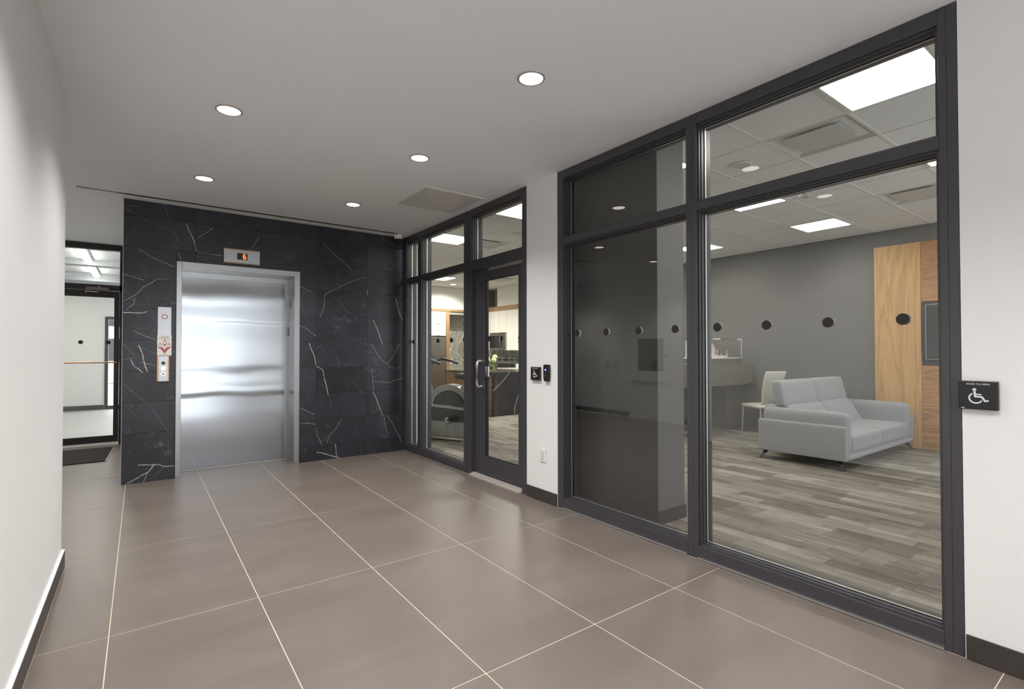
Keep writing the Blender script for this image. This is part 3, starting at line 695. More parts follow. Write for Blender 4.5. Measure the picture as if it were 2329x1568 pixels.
# fire hose cabinet on the passage wall, seen in the glass as a reflection
ec = thing('fire_cabinet','white fire extinguisher cabinet with dark window, seen reflected in the left lounge pane','cabinet',(-1.94,5.93,1.18))
xe=-1.905
obj('cabinet_frame', bx(-1.94,xe,5.50,5.62,.71,1.66, -1.94,xe,6.20,6.35,.71,1.66, -1.94,xe,5.62,6.20,.71,.90, -1.94,xe,5.62,6.20,1.49,1.66), M_wall, ec, bev=.004)
obj('inner_back', bx(-1.9395,-1.936,5.62,6.20,.90,1.49), M_black, ec)
b=bm_new(); cyl(b,(-1.925,6.02,.93),(-1.925,6.02,1.33),.010,seg=14); obj('hose_tube', b, M_greyprint, ec)
obj('cabinet_glass', bx(-1.910,-1.907,5.621,6.199,.901,1.489), M_acryl, ec)
obj('latch', bx(xe,xe+.012,5.545,5.575,1.16,1.20), M_black, ec)

# ------------------------------------------------------------------ vestibule glazed door at the end of the passage
d2 = struct('door_2', loc=(-.7,YD,0)); yb0,yb1 = YD-.002,YD+.05
def fr2(n,*a): return obj(n, bx(*a), M_frame2, d2, bev=.002)
fr2('frame_head', -1.295,-.202,yb0,YD+.1,2.632,ZC-.003); fr2('frame_transom', -1.295,-.202,yb0,YD+.1,2.085,2.160)
fr2('frame_jamb', -.232,-.202,yb0,YD+.1,.003,2.631); fr2('frame_jamb', -1.295,-1.25,yb0,YD+.1,.003,2.631)
obj('transom_pane', bx(-1.249,-.2325,YD+.03,YD+.036,2.161,2.631), M_glass, d2)
lf = fr2('door_stile', -.290,-.234,YD+.004,YD+.048,.03,2.080); fr2('door_stile', -1.249,-1.19,YD+.004,YD+.048,.03,2.080)
fr2('door_rail', -1.1895,-.2905,YD+.004,YD+.048,1.992,2.080); fr2('door_rail', -1.1895,-.2905,YD+.004,YD+.048,.030,.122)
obj('pane', bx(-1.1895,-.2905,YD+.022,YD+.028,.122,1.992), M_glass, d2)
b=bm_new(); tube(b,[(-1.20,YD-.03,1.112),(-.26,YD-.03,1.112)],.011,12); cyl(b,(-.262,YD-.03,1.112),(-.262,YD+.004,1.112),.008,seg=10); cyl(b,(-1.2,YD-.03,1.112),(-1.2,YD+.004,1.112),.008,seg=10)
obj('push_bar', b, M_bronze, d2, smooth=True, label='thin bronze push bar')
for x in (-.637,-.351):
    b=bm_new(); cyl(b,(x,YD+.0205,1.383),(x,YD+.0215,1.383),.026,seg=24); obj('safety_dot', b, M_dot, d2)
cl=bx(-.590,-.350,YD-.035,YD-.003,2.080,2.125); c_=obj('door_closer', cl, plain('dull_bronze_metal',(.22,.18,.17),.35,.7), d2, bev=.006)
b=bm_new(); tube(b,[(-.45,YD-.02,2.08),(-.46,YD-.06,2.055),(-.585,YD-.03,2.062),(-.590,YD-.01,2.04)],.006,8); cyl(b,(-.45,YD-.02,2.126),(-.45,YD-.02,2.138),.010,seg=12)
obj('closer_arm', b, M_alu, c_, smooth=True)
obj('sweep', bx(-1.249,-.234,YD-.012,YD-.0025,.004,.030), plain('white_sweep',(.8,.8,.78),.5), d2, label='pale strip along the bottom of the door')
mt = thing('entrance_mat','dark brown floor mat lying inside the glass passage door','mat',(-.8,7.93,0))
b=bm_new(); prism(b,[(-1.30,7.40),(-.325,7.42),(-.318,7.45),(-.275,8.44),(-.30,8.47),(-1.30,8.47)],.001,.010,'xy'); obj('mat_pile', b, M_mat, mt, bev=.002)
b=bm_new(); prism(b,[(-.3175,7.40),(-.2975,7.43),(-.262,8.44),(-.2735,8.46)],.001,.006,'xy'); obj('mat_border', b, plain('rubber_edge',(.25,.20,.19),.5), mt)
# vestibule room
struct('floor_vestibule', bx(-2.6,.8,YD+.02,14.3,-.06,-.0005), M_vtile)
struct('ceiling_vestibule', bx(-2.6,.8,YD+.1,14.3,2.85,2.95), plain('vestibule_ceiling_paint',(.45,.47,.47),.9))
struct('ceiling_vestibule_beam', bx(-2.6,.8,11.35,11.6,2.76,2.85, -2.6,.8,13.3,14.2,2.70,2.85), plain('vestibule_beam_paint',(.38,.41,.42),.9))
struct('wall_vestibule_rear', bx(-2.6,-.625,14.2,14.3,0,2.85, .35,.8,14.2,14.3,0,2.85, -.625,.35,14.2,14.3,2.03,2.85), M_wall)
struct('wall_vestibule_left', bx(-2.7,-2.6,YD+.1,14.3,0,2.85), M_wall); struct('wall_vestibule_right', bx(.8,.9,YD+.1,14.3,0,2.85), M_wall)
struct('wall_vestibule_front', bx(-2.6,-1.3,YD+.10,YD+.15,0,2.85, -.2,.8,YD+.10,YD+.15,0,2.85, -1.3,-.2,YD+.101,YD+.15,ZC,2.85), M_wall)
baseboard('baseboard_vestibule', -2.6,-.63,14.185,14.20, [-1.4], 'x')
d3 = struct('door_3', loc=(-.15,14.2,0))
obj('door_frame', bx(-.625,-.565,14.17,14.28,.003,2.03, .29,.35,14.17,14.28,.003,2.03, -.565,.29,14.17,14.28,1.97,2.03, -.565,.29,14.17,14.28,.003,.075), M_frame2, d3)
obj('pane', bx(-.564,.289,14.22,14.226,.076,1.969), M_acryl, d3)
for k,(ya,yb_,lab) in enumerate(((9.80,11.25,'nearer strip light on the vestibule ceiling'),(11.72,13.15,'farther strip light on the vestibule ceiling'))):
    st=thing('strip_light',lab,'strip light',(-.71,(ya+yb_)/2,2.85),group='vestibule strip lights')
    obj('lens', bx(-.760,-.672,ya,yb_,2.765,2.79), M_strip, st); obj('body', bx(-.765,-.667,ya-.05,yb_+.02,2.791,2.849), plain('strip_housing',(.55,.55,.53),.5), st)
st=thing('strip_light','crosswise strip light at the top right of the passage transom','strip light',(-.0,9.6,2.85),group='vestibule strip lights')
obj('lens', bx(-.375,.6,9.50,9.60,2.765,2.79), M_strip, st); obj('body', bx(-.38,.61,9.49,9.61,2.791,2.849), _mc['strip_housing'], st)
# outdoors beyond the exit door
struct('floor_street', bx(-6,6,14.3,40,-.08,-.02), M_pave)
bd = thing('brick_building','orange brick building across the street beyond the exit door','building',(-.9,26,0))
wl = obj('wall', bx(-3.6,.6,26,30,0,4.0), M_brick, bd)
for k in range(4):
    for z in (.9,2.3): obj('window', bx(-3.2+k,-2.6+k,25.95,26.0,z,z+.9), M_black, bd)
obj('roof', bx(-3.7,.7,25.9,30,4.0,4.2), M_greyprint, bd)

# ------------------------------------------------------------------ lounge shell
lf_ = struct('floor_lounge', bx(XB,XW,-2.6,12.0,-.06,-.0015), plain('carpet_backing',(.05,.045,.04),.9)); ORG[lf_.name]=Vector((0,0,0))
cme = {}
def carpet_piece(x0,x1,y0,y1):
    key=(round(x1-x0,4),round(y1-y0,4))
    if key not in cme:
        bm=bx(-key[0]/2,key[0]/2,-key[1]/2,key[1]/2,-.006,.0); me=bpy.data.meshes.new('carpet_tile'); bm.to_mesh(me); bm.free(); me.materials.append(M_carpet); cme[key]=me
    o=bpy.data.objects.new('carpet_tile',cme[key]); C.objects.link(o); o.parent=lf_; o.location=((x0+x1)/2,(y0+y1)/2,0)
nx=0; x=XB+.002
while x<XW-.02:
    x1=min(x+.5,XW); k=0; y=-2.6
    while y<11.9:
        y1=min(y+.5,12.0)
        carpet_piece(x+.0004,x1-.0004,y+.0004,y1-.0004); y+=.5
    x+=.5
struct('wall_lounge_far', bx(XW,XW+.12,-2.6,12.1,0,ZL+.06), M_lwall)
struct('wall_lounge_near', bx(XB,XW,-2.7,-2.6,0,ZL+.06), M_lwall)
struct('wall_lounge_left', bx(2.90,3.02,YE+.03,YE+.16,0,ZL), M_bright)
struct('wall_lounge_side', bx(2.76,2.90,YE+.16,12.1,0,ZL+.06), M_bright)
struct('wall_lounge_above_glass', bx(XG+.002,XB,-3.3,YE+.16,ZC+.1,ZL+.06), M_bright)
struct('wall_lounge_inner', bx(XB,XB+.012,-2.6,.575,0,ZL, XB,XB+.012,-2.6,2.31,ZC,ZL, XB,XB+.012,3.42,YE+.03,ZC,ZL), M_lwall)
col = struct('wall_column', bx(3.02,3.333,2.318,3.42,0,ZL), M_lwall)
cf = obj('column_lobby_shade', bx(3.016,3.0198,2.3185,3.42,.096,ZL-.001), M_dark, col)  # shade on the lobby side, put on as a thin darker sheet
struct('baseboard_column', bx(3.008,3.345,2.308,3.43,.001,.095), M_dark)
struct('wall_lounge_return', bx(XB,3.016,3.42,3.47,0,ZL), M_dark)
# suspended ceiling: boards and bars
gx=[3.90+.575*k for k in range(-2,8)]; gy=[1.398+.587*k for k in range(-7,18)]
gx[0]=max(gx[0],XB); gx[-1]=XW
lc = struct('ceiling_lounge', bx(XB,XW,-2.6,12.1,ZL+.02,ZL+.1), M_acou)
lights = {(1,0-1),(1,2),(1,5),(1,8),(4,-1),(4,2),(4,5),(4,8),(4,14),(7,-1),(7,2),(7,5),(7,8)}
lights = {(i,j) for i,j in lights}
diffs = {(2,0),(6,0),(2,8),(6,13)}
ame={}
def ix(i): return gx[i],gx[i+1]
def iy(j): return gy[j+7],gy[j+8]
used_l=[]
for i in range(len(gx)-1):
    for j in range(-7,17):
        x0,x1=ix(i); y0,y1=iy(j)
        if y0<-2.6: y0=-2.6
        if y1-y0<.05: continue
        if (i,j) in lights: used_l.append((i,j,x0,x1,y0,y1)); continue
        if (i,j) in diffs: continue
        key=(round(x1-x0,3),round(y1-y0,3))
        if key not in ame:
            bm=bx(-key[0]/2+.009,key[0]/2-.009,-key[1]/2+.009,key[1]/2-.009,.003,.018); me=bpy.data.meshes.new('ceiling_board'); bm.to_mesh(me); bm.free(); me.materials.append(M_acou); ame[key]=me
        o=bpy.data.objects.new('ceiling_board',ame[key]); C.objects.link(o); o.parent=lc; o.location=((x0+x1)/2,(y0+y1)/2,ZL)
for x in gx[1:-1]: obj('grid_bar', bx(x-.011,x+.011,-2.6,gy[-1],ZL,ZL+.006), M_tbar, lc)
for y in gy[1:]:
    if y>-2.6: obj('grid_bar', bx(XB,XW,y-.011,y+.011,ZL-.0008,ZL+.0055), M_tbar, lc)
ldesc={(1,-1):'square LED panel nearest the big window, top right of upper pane',(4,2):'square LED panel seen just under the window cross rail',(7,2):'square LED panel above the sofa nearest the far grey wall',
 (7,5):'square LED panel at the left edge of the big pane',(4,-1):'square LED panel cut by the right window frame',(1,8):'square LED panel in the transom of the narrow sidelight',(1,5):'square LED panel in the transom over the glass door',(4,14):'square LED panel farthest in the kitchen'}
for i,j,x0,x1,y0,y1 in used_l:
    t_=thing('ceiling_panel_light', ldesc.get((i,j),'square LED panel, %s'%(['first','second','third','fourth','fifth','sixth','seventh','eighth','ninth','tenth'][(j+7)//3]+' from the near wall '+{1:'in the row by the glass',4:'in the middle row',7:'in the far row'}[i])), 'ceiling light', ((x0+x1)/2,(y0+y1)/2,ZL), group='square lounge LED panels')
    e=.020; f=.036
    obj('panel_frame', bx(x0+.012,x1-.012,y0+.012,y0+f,ZL-.006,ZL+.01, x0+.012,x1-.012,y1-f,y1-.012,ZL-.006,ZL+.01, x0+.012,x0+f,y0+f,y1-f,ZL-.006,ZL+.01, x1-f,x1-.012,y0+f,y1-f,ZL-.006,ZL+.01), M_tbar, t_)
    obj('diffuser', bx(x0+f,x1-f,y0+f,y1-f,ZL-.003,ZL+.004), M_panel, t_)
ddesc={(2,0):'large square air diffuser in the upper pane near the window',(6,0):'square air diffuser at the right edge of the big pane',(2,8):'square air diffuser beside the panel over the door',(6,13):'square air diffuser on the kitchen ceiling'}
for (i,j) in sorted(diffs):
    x0,x1=ix(i); y0,y1=iy(j)
    t_=thing('air_diffuser',ddesc[(i,j)],'air vent',((x0+x1)/2,(y0+y1)/2,ZL),group='square lounge air diffusers')
    bm=bm_new(); a0,a1,b0,b1=x0+.012,x1-.012,y0+.012,y1-.012; q=.075
    # sloped cone from the rim up to a recessed throat
    lo=[(a0,b0),(a1,b0),(a1,b1),(a0,b1)]; hi_=[(a0+q,b0+q),(a1-q,b0+q),(a1-q,b1-q),(a0+q,b1-q)]
    L=[bm.verts.new((p[0],p[1],ZL-.002)) for p in lo]; H=[bm.verts.new((p[0],p[1],ZL+.045)) for p in hi_]
    for k in range(4): bm.faces.new((L[k],L[(k+1)%4],H[(k+1)%4],H[k]))
    obj('cone', bm, plain('diffuser_paint',(.60,.60,.57),.5), t_)
    obj('throat', bx(a0+q,a1-q,b0+q,b1-q,ZL+.045,ZL+.05), M_black, t_)
    obj('face_plate', bx(a0+.085,a1-.085,b0+.085,b1-.085,ZL-.002,ZL+.004), _mc['diffuser_paint'], t_)
for n_,(x,y,lab) in enumerate(((4.21,2.34,'white round ceiling speaker seen in the upper pane'),(4.20,5.53,'white round ceiling disc seen above the glass door'))):
    t_=thing('ceiling_speaker',lab,'ceiling speaker',(x,y,ZL)); 
    b=bm_new(); lathe(b,[(.085,0),(.088,-.006),(.080,-.012),(.070,-.008)],(x,y,ZL-.0009),28); obj('rim', b, M_white, t_, smooth=True)
    b=bm_new(); cyl(b,(x,y,ZL-.010),(x,y,ZL-.0012),.072,seg=28); obj('grille', b, plain('speaker_grille',(.62,.62,.60),.6), t_)
t_=thing('sensor_dome','clear dome sensor hanging from the lounge ceiling','ceiling sensor',(5.40,2.33,ZL))
b=bm_new(); lathe(b,[(.085,0),(.088,-.008),(.075,-.016),(.02,-.018)],(5.40,2.33,ZL-.001),28); obj('base', b, M_white, t_, smooth=True)
b=bm_new(); sph(b,(5.40,2.33,ZL-.05),.062,20,12,(1,1,.9)); obj('clear_cover', b, M_acryl, t_, smooth=True)
b=bm_new(); cyl(b,(5.40,2.33,ZL-.075),(5.40,2.33,ZL-.018),.028,.020,seg=18); obj('sensor_core', b, M_chrome, t_, smooth=True)
# ------------------------------------------------------------------ accent wall with screen
aw = thing('accent_wall_panel','tall walnut feature panel with recessed screen on the grey lounge wall','wall panel',(XW,1.35,0))
xp=XW-.045
obj('side_panel', bx(xp,XW-.001,2.092,2.600,.004,2.665), M_woodL, aw, bev=.001, label='pale honey wood panel with vertical grain')
obj('side_panel', bx(xp,XW-.001,.10,.608,.004,2.665), M_woodL, aw, bev=.001)
obj('upper_panel', bx(xp,XW-.001,.612,2.088,1.893,2.665), M_woodH, aw, bev=.001, label='upper panel with horizontal grain')
obj('lower_panel', bx(xp,XW-.001,.612,2.088,.004,1.070), M_woodH, aw, bev=.001, label='lower panel with horizontal grain')
ni=obj('niche_back', bx(xp+.025,XW-.001,.612,2.088,1.070,1.893), plain('dark_niche',(.035,.034,.032),.5), aw)
tv = thing('wall_screen','black wall screen with thin light rim in the walnut niche','screen',(XW-.05,1.35,1.48))
obj('bezel', bx(xp-.030,xp+.024,.68,2.055,1.135,1.862), M_black, tv, bev=.01)
obj('rim_line', bx(xp-.033,xp-.030,2.034,2.040,1.150,1.850, xp-.033,xp-.030,.70,2.034,1.150,1.155, xp-.033,xp-.030,.70,2.034,1.845,1.850), M_alu, tv)
obj('screen_glass', bx(xp-.0345,xp-.0305,.70,2.030,1.157,1.843), plain('screen_black',(.02,.02,.02),.12), tv)
# ------------------------------------------------------------------ sofa
sf = thing('sofa','light grey two seat sofa with raised headrests and black legs','sofa',(6.95,2.63,0))
def soft(name, lo, hi, r, puff=(0,0,0), m=M_sofa, par=sf, warp=None, n=6, label=None):
    bm=bm_new(); rbox(bm,lo,hi,r,puff,n,warp); return obj(name,bm,m,par,smooth=True,label=label)
XL,XR,YF,YB=5.90,7.99,2.17,3.10
soft('seat_base',(6.0,YF+.02,.115),(7.89,YB-.04,.20),.03)
soft('base_rail',(5.95,YF-.01,.105),(7.94,YF+.06,.160),.025)
for s,x0,x1,xo0,xo1 in ((1,5.955,6.085,XL,5.957),(-1,7.805,7.935,7.933,XR)):
    def wp(p):
        t_=(p.y-YF)/(YB-YF); p.z += (.0 if p.z<.3 else -.012*t_); return p
    soft('armrest',(x0,YF,.15),(x1,YB-.02,.597),.062,(.006,.0,.006))
    soft('side_panel',(xo0,YF-.005,.100),(xo1,YB,.466),.026,(.004,0,0))
soft('back_frame',(6.05,2.955,.12),(7.84,YB,.62),.04)
for k,(a,b_) in enumerate(((6.087,6.943),(6.947,7.803))):
    soft('seat_cushion',(a,YF+.005,.17),(b_,2.80,.352),.032,(.0,.006,.020))
    soft('back_cushion',(a,2.64,.30),(b_,2.86,.625),.05,(0,.02,.004), warp=lambda p:(p.x,p.y+(p.z-.30)*.55,p.z))
    soft('headrest',(a-(.02 if k==0 else 0),2.845,.600),(b_+(.02 if k else 0),2.965,.905),.032,(0,.012,.003), warp=lambda p:(p.x,p.y+(p.z-.60)*.24,p.z))
    xh = a if k==0 else b_
b=bm_new(); tube(b,[(6.13,3.00,.60),(6.11,3.04,.66)],.006,8); obj('headrest_hinge', b, M_chrome, sf)
for x,y,dx,dy in ((5.99,2.27,-.08,-.08),(5.99,3.02,-.08,.06),(7.90,2.24,.06,-.07),(7.90,3.02,.06,.06)):
    bm=bm_new(); top=.112
    A=[(x-.022,y-.03),(x+.022,y-.03),(x+.022,y+.03),(x-.022,y+.03)]
    T=[bm.verts.new((p[0],p[1],top)) for p in A]; B=[bm.verts.new((x+dx+(p[0]-x)*.30,y+dy+(p[1]-y)*.28,0)) for p in A]
    for k in range(4): bm.faces.new((B[k],B[(k+1)%4],T[(k+1)%4],T[k]))
    bm.faces.new(T); bm.faces.new(B[::-1]); obj('leg', bm, M_black, sf)
# ------------------------------------------------------------------ white chair (faces local +y)
ch = thing('side_chair','white high back chair with slim legs behind the sofa','chair',(7.82,4.05,0), -.33)
def chl(name,bm,m,**k): return obj(name,bm,m,ch,world=False,smooth=True,**k)
bm=bm_new(); rbox(bm,(-.195,-.16,.375),(.195,.22,.425),.024,(0,0,.008),6, warp=lambda p:(p.x*(1-.12*(.235-p.y)/.435),p.y,p.z+.01*math.sin((p.y+.2)*4))); chl('seat',bm,M_leather)
def bw(p):
    t_=(p.z-.42)/.54; wdt=.62+.38*min(1,max(0,(t_-.1)/.6))**.8; return (p.x*wdt, p.y-.17*t_+.01*math.sin(t_*PI)+.03*max(0,.15-t_)/.15, p.z)
bm=bm_new(); rbox(bm,(-.190,-.15,.39),(.190,-.115,.955),.016,(0,.004,0),8,warp=bw); chl('backrest',bm,M_leather)
for x,y,dx,dy in ((-.17,.19,-.01,.015),(.17,.19,.01,.015),(-.14,-.13,-.015,-.05),(.14,-.13,.015,-.05)):
    bm=bm_new(); tube(bm,[(x,y,.385),(x+dx,y+dy,.0)],[.014,.009],10); chl('leg',bm,plain('cream_metal',(.62,.61,.54),.35,.2))
# ------------------------------------------------------------------ display counter with scale model
dk = thing('display_counter','taupe reception counter on a plinth carrying a model case','counter',(7.3,4.8,0))
obj('plinth', bx(7.54,XW-.002,4.47,5.45,.001,.728), M_pedestal, dk, bev=.002)
obj('counter_body', bx(6.30,XW-.03,4.315,5.55,.728,1.068), plain('taupe_lacquer_front',(.17,.158,.133),.35), dk, bev=.002)
obj('kneeboard', bx(6.30,6.36,4.47,5.45,.001,.727), M_pedestal, dk)
obj('slab_top', bx(6.7,7.80,4.35,5.2,1.069,1.143), M_pedestal, dk, bev=.002, label='raised dark slab under the model case')
obj('ledge', bx(XW-.16,XW-.001,4.25,4.314,.742,.755), M_pedestal, dk)
mc = thing('model_case','clear acrylic case holding a white building model on the counter','display case',(7.3,4.75,1.144))
for nm,a in (('case_side',(7.795,7.80,4.36,5.15,1.150,1.452)),('case_side',(6.78,6.785,4.36,5.15,1.150,1.452)),('case_front',(6.785,7.795,4.36,4.365,1.150,1.452)),('case_back',(6.785,7.795,5.145,5.15,1.150,1.452)),('case_lid',(6.78,7.80,4.36,5.15,1.4525,1.457))):
    obj(nm, bx(*a), M_acryl, mc)
for a in ((7.802,7.808,4.352,4.358,1.150,1.452),(6.776,6.780,4.352,4.358,1.150,1.452)): obj('case_edge', bx(*a), plain('bright_acrylic_edge',(.85,.86,.83),.3), mc)
for a in ((7.70,7.802,4.352,4.358,1.440,1.457),(7.0,7.20,4.352,4.358,1.440,1.457)): obj('corner_clip', bx(*a), _mc['bright_acrylic_edge'], mc)
obj('model_base', bx(6.80,7.79,4.37,5.13,1.144,1.160), M_white, mc)
bld=obj('tower', bx(6.95,7.22,4.50,4.80,1.160,1.43, 7.22,7.32,4.52,4.80,1.160,1.37, 7.32,7.42,4.54,4.80,1.160,1.30, 7.1,7.52,4.45,4.56,1.160,1.19), M_white, mc, label='stepped white model building')
for a in ((7.185,7.205,4.49,4.50,1.39,1.425),(7.27,7.30,4.51,4.52,1.33,1.37),(7.355,7.385,4.53,4.54,1.20,1.30)): obj('red_bay', bx(*a), M_red2, bld)
b=bm_new(); tube(b,[(7.62,4.5,1.160),(7.62,4.5,1.25),(7.635,4.5,1.27)],.004,8); obj('model_lamp_post', b, M_white, mc)
for k,(x,y) in enumerate(((7.66,4.62),(7.72,4.55),(7.5,4.66))):
    b=bm_new(); cyl(b,(x,y,1.160),(x,y,1.185),.003,seg=6); sph(b,(x,y,1.20),.02,8,6); obj('model_tree', b, plain('grey_model_tree',(.4,.42,.38),.8), mc, smooth=True)
# ------------------------------------------------------------------ kitchen
struct('wall_kitchen_right', bx(7.65,XW-.002,9.25,12.0,0,ZL-.001), M_cab)
struct('wall_kitchen_rear', bx(2.91,7.649,11.62,12.0,0,ZL-.001), M_bright)
struct('wall_bulkhead_rear', bx(2.91,7.299,11.2,11.619,2.335,ZL-.002), M_bright)
bk = struct('wall_bulkhead_right', bx(7.30,7.649,9.25,10.537,2.405,ZL-.002, 7.30,7.649,11.107,11.619,2.405,ZL-.002, 7.60,7.649,10.537,11.107,2.405,ZL-.002), M_bright)
obj('recess_lining', bx(7.32,7.599,10.538,10.542,2.406,ZL-.003, 7.59,7.599,10.542,11.10,2.406,ZL-.003, 7.32,7.599,11.1,11.106,2.406,ZL-.003), plain('dark_beige',(.24,.215,.175),.7), bk)  # recess faces in a darker beige than the bulkhead
tr = thing('cabinet_top_trim','walnut trim board running over the kitchen cabinets','trim board',(7.3,11.2,2.3))
obj('trim_board', bx(7.285,7.64,9.25,11.2,2.296,2.402), M_woodT, tr, bev=.001)
obj('trim_board', bx(4.6,7.284,11.185,11.6,2.275,2.333), wood('trim_walnut_cross',(.36,.215,.11),(.44,.27,.14),'x'), tr, bev=.001)
uc = thing('upper_cabinets','tall cream upper cabinets over range and microwave','cabinet',(7.48,10.2,1.3))
obj('carcass', bx(7.32,7.645,9.26,11.18,1.74,2.295, 7.32,7.645,9.69,10.13,1.292,1.74, 7.32,7.645,10.87,11.18,1.292,1.74, 7.32,7.645,9.26,9.68,1.528,1.74, 7.32,7.645,9.26,9.69,1.285,1.30), M_cab, uc)
for y0,y1,z0 in ((10.862,11.18,1.290),(10.482,10.858,1.735),(10.142,10.478,1.735),(9.686,10.138,1.290),(9.262,9.682,1.520)):
    d_=obj('door', bx(7.300,7.319,y0+.002,y1-.002,z0,2.292), M_cab, uc, bev=.0012)
    obj('door_pull', bx(7.294,7.2995,(y0+y1)/2-.02,(y0+y1)/2+.02,z0+.002,z0+.008), M_black, d_)
mw = thing('microwave','stainless over-range microwave under the upper cabinets','microwave',(7.45,10.5,1.29))
obj('body', bx(7.275,7.64,10.142,10.858,1.290,1.715), M_steel, mw, bev=.004)
obj('door_window', bx(7.270,7.2748,10.30,10.84,1.355,1.660), M_black, mw)
obj('control_strip', bx(7.270,7.2748,10.155,10.285,1.30,1.70), M_steel, mw)
b=bm_new(); tube(b,[(7.272,10.335,1.39),(7.235,10.33,1.43),(7.225,10.33,1.53),(7.235,10.33,1.63),(7.272,10.335,1.66)],.009,10); obj('handle', b, M_chrome, mw, smooth=True)
bs = struct('wall_backsplash', bx(7.640,7.6498,9.25,11.62,.86,1.289), M_swirl)
cu = thing('range_counter','pale stone counter with walnut drawers beside the range','counter',(7.34,9.7,0))
obj('countertop', bx(7.02,7.638,9.25,10.148,.835,.862), M_count, cu, bev=.002)
for y0,y1 in ((9.255,9.70),(9.704,10.146)):
    for z0,z1 in ((.10,.55),(.555,.832)): 
        q=obj('drawer', bx(7.045,7.06,y0,y1-.003,z0,z1), M_woodK, cu); obj('drawer_pull', bx(7.036,7.0445,y0+.15,y1-.15,z1-.02,z1-.012), M_black, q)
obj('carcass', bx(7.0605,7.638,9.255,10.146,.10,.834), M_woodK, cu); obj('plinth', bx(7.10,7.638,9.255,10.146,.001,.099), M_black, cu)
cu2 = thing('corner_counter','dark counter in the kitchen corner left of the range','counter',(7.34,11.0,0))
obj('countertop', bx(7.02,7.638,10.905,11.185,.835,.862), M_black, cu2); obj('carcass', bx(7.05,7.638,10.905,11.185,.001,.834), M_woodK, cu2)
rg = thing('kitchen_range','stainless range with black cooktop and knob panel','range',(7.34,10.53,0))
obj('body', bx(7.03,7.60,10.152,10.900,.001,.845), M_fridge, rg, bev=.004)
obj('cooktop', bx(7.02,7.60,10.152,10.900,.8455,.858), M_black, rg)
obj('oven_door', bx(7.005,7.0295,10.17,10.88,.20,.72), M_black, rg)
bp=obj('back_panel', bx(7.56,7.632,10.152,10.900,.859,1.112), M_steel, rg, bev=.006)
obj('panel_black', bx(7.554,7.5595,10.152,10.900,.859,.955), M_black, rg)
obj('clock_display', bx(7.554,7.5595,10.42,10.63,1.02,1.085), M_black, bp)
for y in (10.22,10.30,10.75,10.83):
    b=bm_new(); cyl(b,(7.535,y,1.05),(7.559,y,1.05),.024,.027,seg=16); obj('knob', b, M_black, bp)
pt = thing('potted_herb','small leafy green plant in a white pot on the kitchen counter','potted plant',(7.32,9.68,.863))
b=bm_new(); lathe(b,[(.045,0),(.054,.01),(.060,.10),(.056,.105),(.050,.095),(.05,.09)],(7.32,9.68,.8625),24); obj('pot', b, M_white, pt, smooth=True)
def foliage(c, n, rx, rz, ls, seed):
    rr=random.Random(seed); bm=bm_new()
    for k in range(n):
        th_,ph=rr.uniform(0,2*PI),rr.uniform(0,PI/2); r=rr.uniform(.5,1)
        p=Vector((c[0]+math.cos(th_)*math.cos(ph)*rx*r,c[1]+math.sin(th_)*math.cos(ph)*rx*r,c[2]+math.sin(ph)*rz*r))
        d=Vector((math.cos(th_),math.sin(th_),rr.uniform(.2,1.2))).normalized(); s_=d.cross(Vector((0,0,1))).normalized()*ls*.38; e=d*ls
        vs=[bm.verts.new(p-e*.5),bm.verts.new(p+s_+Vector((0,0,ls*.1))),bm.verts.new(p+e*.5),bm.verts.new(p-s_+Vector((0,0,ls*.1)))]; bm.faces.new(vs)
    return bm
fo=obj('foliage', foliage((7.32,9.68,.965),260,.095,.15,.035,3), M_leaf, pt); fo['kind']='stuff'
# fridge wall
fg = thing('refrigerator','stainless refrigerator with top freezer on the kitchen rear wall','refrigerator',(5.75,11.4,0))
obj('cabinet', bx(5.33,6.19,11.225,11.60,.01,1.632), M_fridge, fg, bev=.004)
for z0,z1 in ((.08,1.120),(1.130,1.628)):
    q=obj('door', bx(5.335,6.185,11.185,11.224,z0,z1), M_fridge, fg, bev=.008)
    b=bm_new(); zz=(z1-.30,z1-.04) if z0<.5 else (z0+.04,z0+.28); tube(b,[(5.42,11.184,zz[0]),(5.42,11.15,zz[0]+.02),(5.42,11.15,zz[1]-.02),(5.42,11.184,zz[1])],.009,8); obj('handle', b, M_chrome, q, smooth=True)
fc = thing('fridge_cabinet','cream two door cabinet above the refrigerator','cabinet',(5.75,11.4,1.66))
obj('carcass', bx(5.33,6.19,11.22,11.60,1.650,2.272), M_cab, fc)
for z0,z1 in ((1.655,1.952),(1.956,2.270)):
    q=obj('door', bx(5.335,6.188,11.200,11.219,z0,z1), M_cab, fc, bev=.001); obj('door_pull', bx(5.94,6.0,11.192,11.1995,z0+.001,z0+.010), M_black, q)
tp_ = thing('tall_cabinet','cream tall cabinet left of the refrigerator','cabinet',(4.95,11.4,0))
obj('carcass', bx(4.6,5.32,11.20,11.60,.001,2.272), M_cab, tp_)
dn = thing('desk_nook','walnut framed desk nook with swirled marble back','desk',(6.7,11.4,0))
obj('side_gable', bx(6.195,6.290,11.19,11.60,.001,2.274), M_woodT, dn, bev=.001)
obj('desk_top', bx(6.291,7.02,11.19,11.60,.690,.712), M_count, dn, bev=.001)
obj('marble_back', bx(6.291,7.28,11.585,11.60,.713,2.20), M_swirl, dn)
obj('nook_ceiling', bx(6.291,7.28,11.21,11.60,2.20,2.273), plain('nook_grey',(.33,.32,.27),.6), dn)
obj('leg_panel', bx(6.33,6.37,11.25,11.58,.001,.689), M_woodK, dn); obj('drawer_box', bx(6.45,7.0,11.26,11.58,.42,.689), M_woodK, dn)
ou=thing('desk_outlet','white outlet plate on the swirled marble back','outlet',(6.6,11.58,1.0))
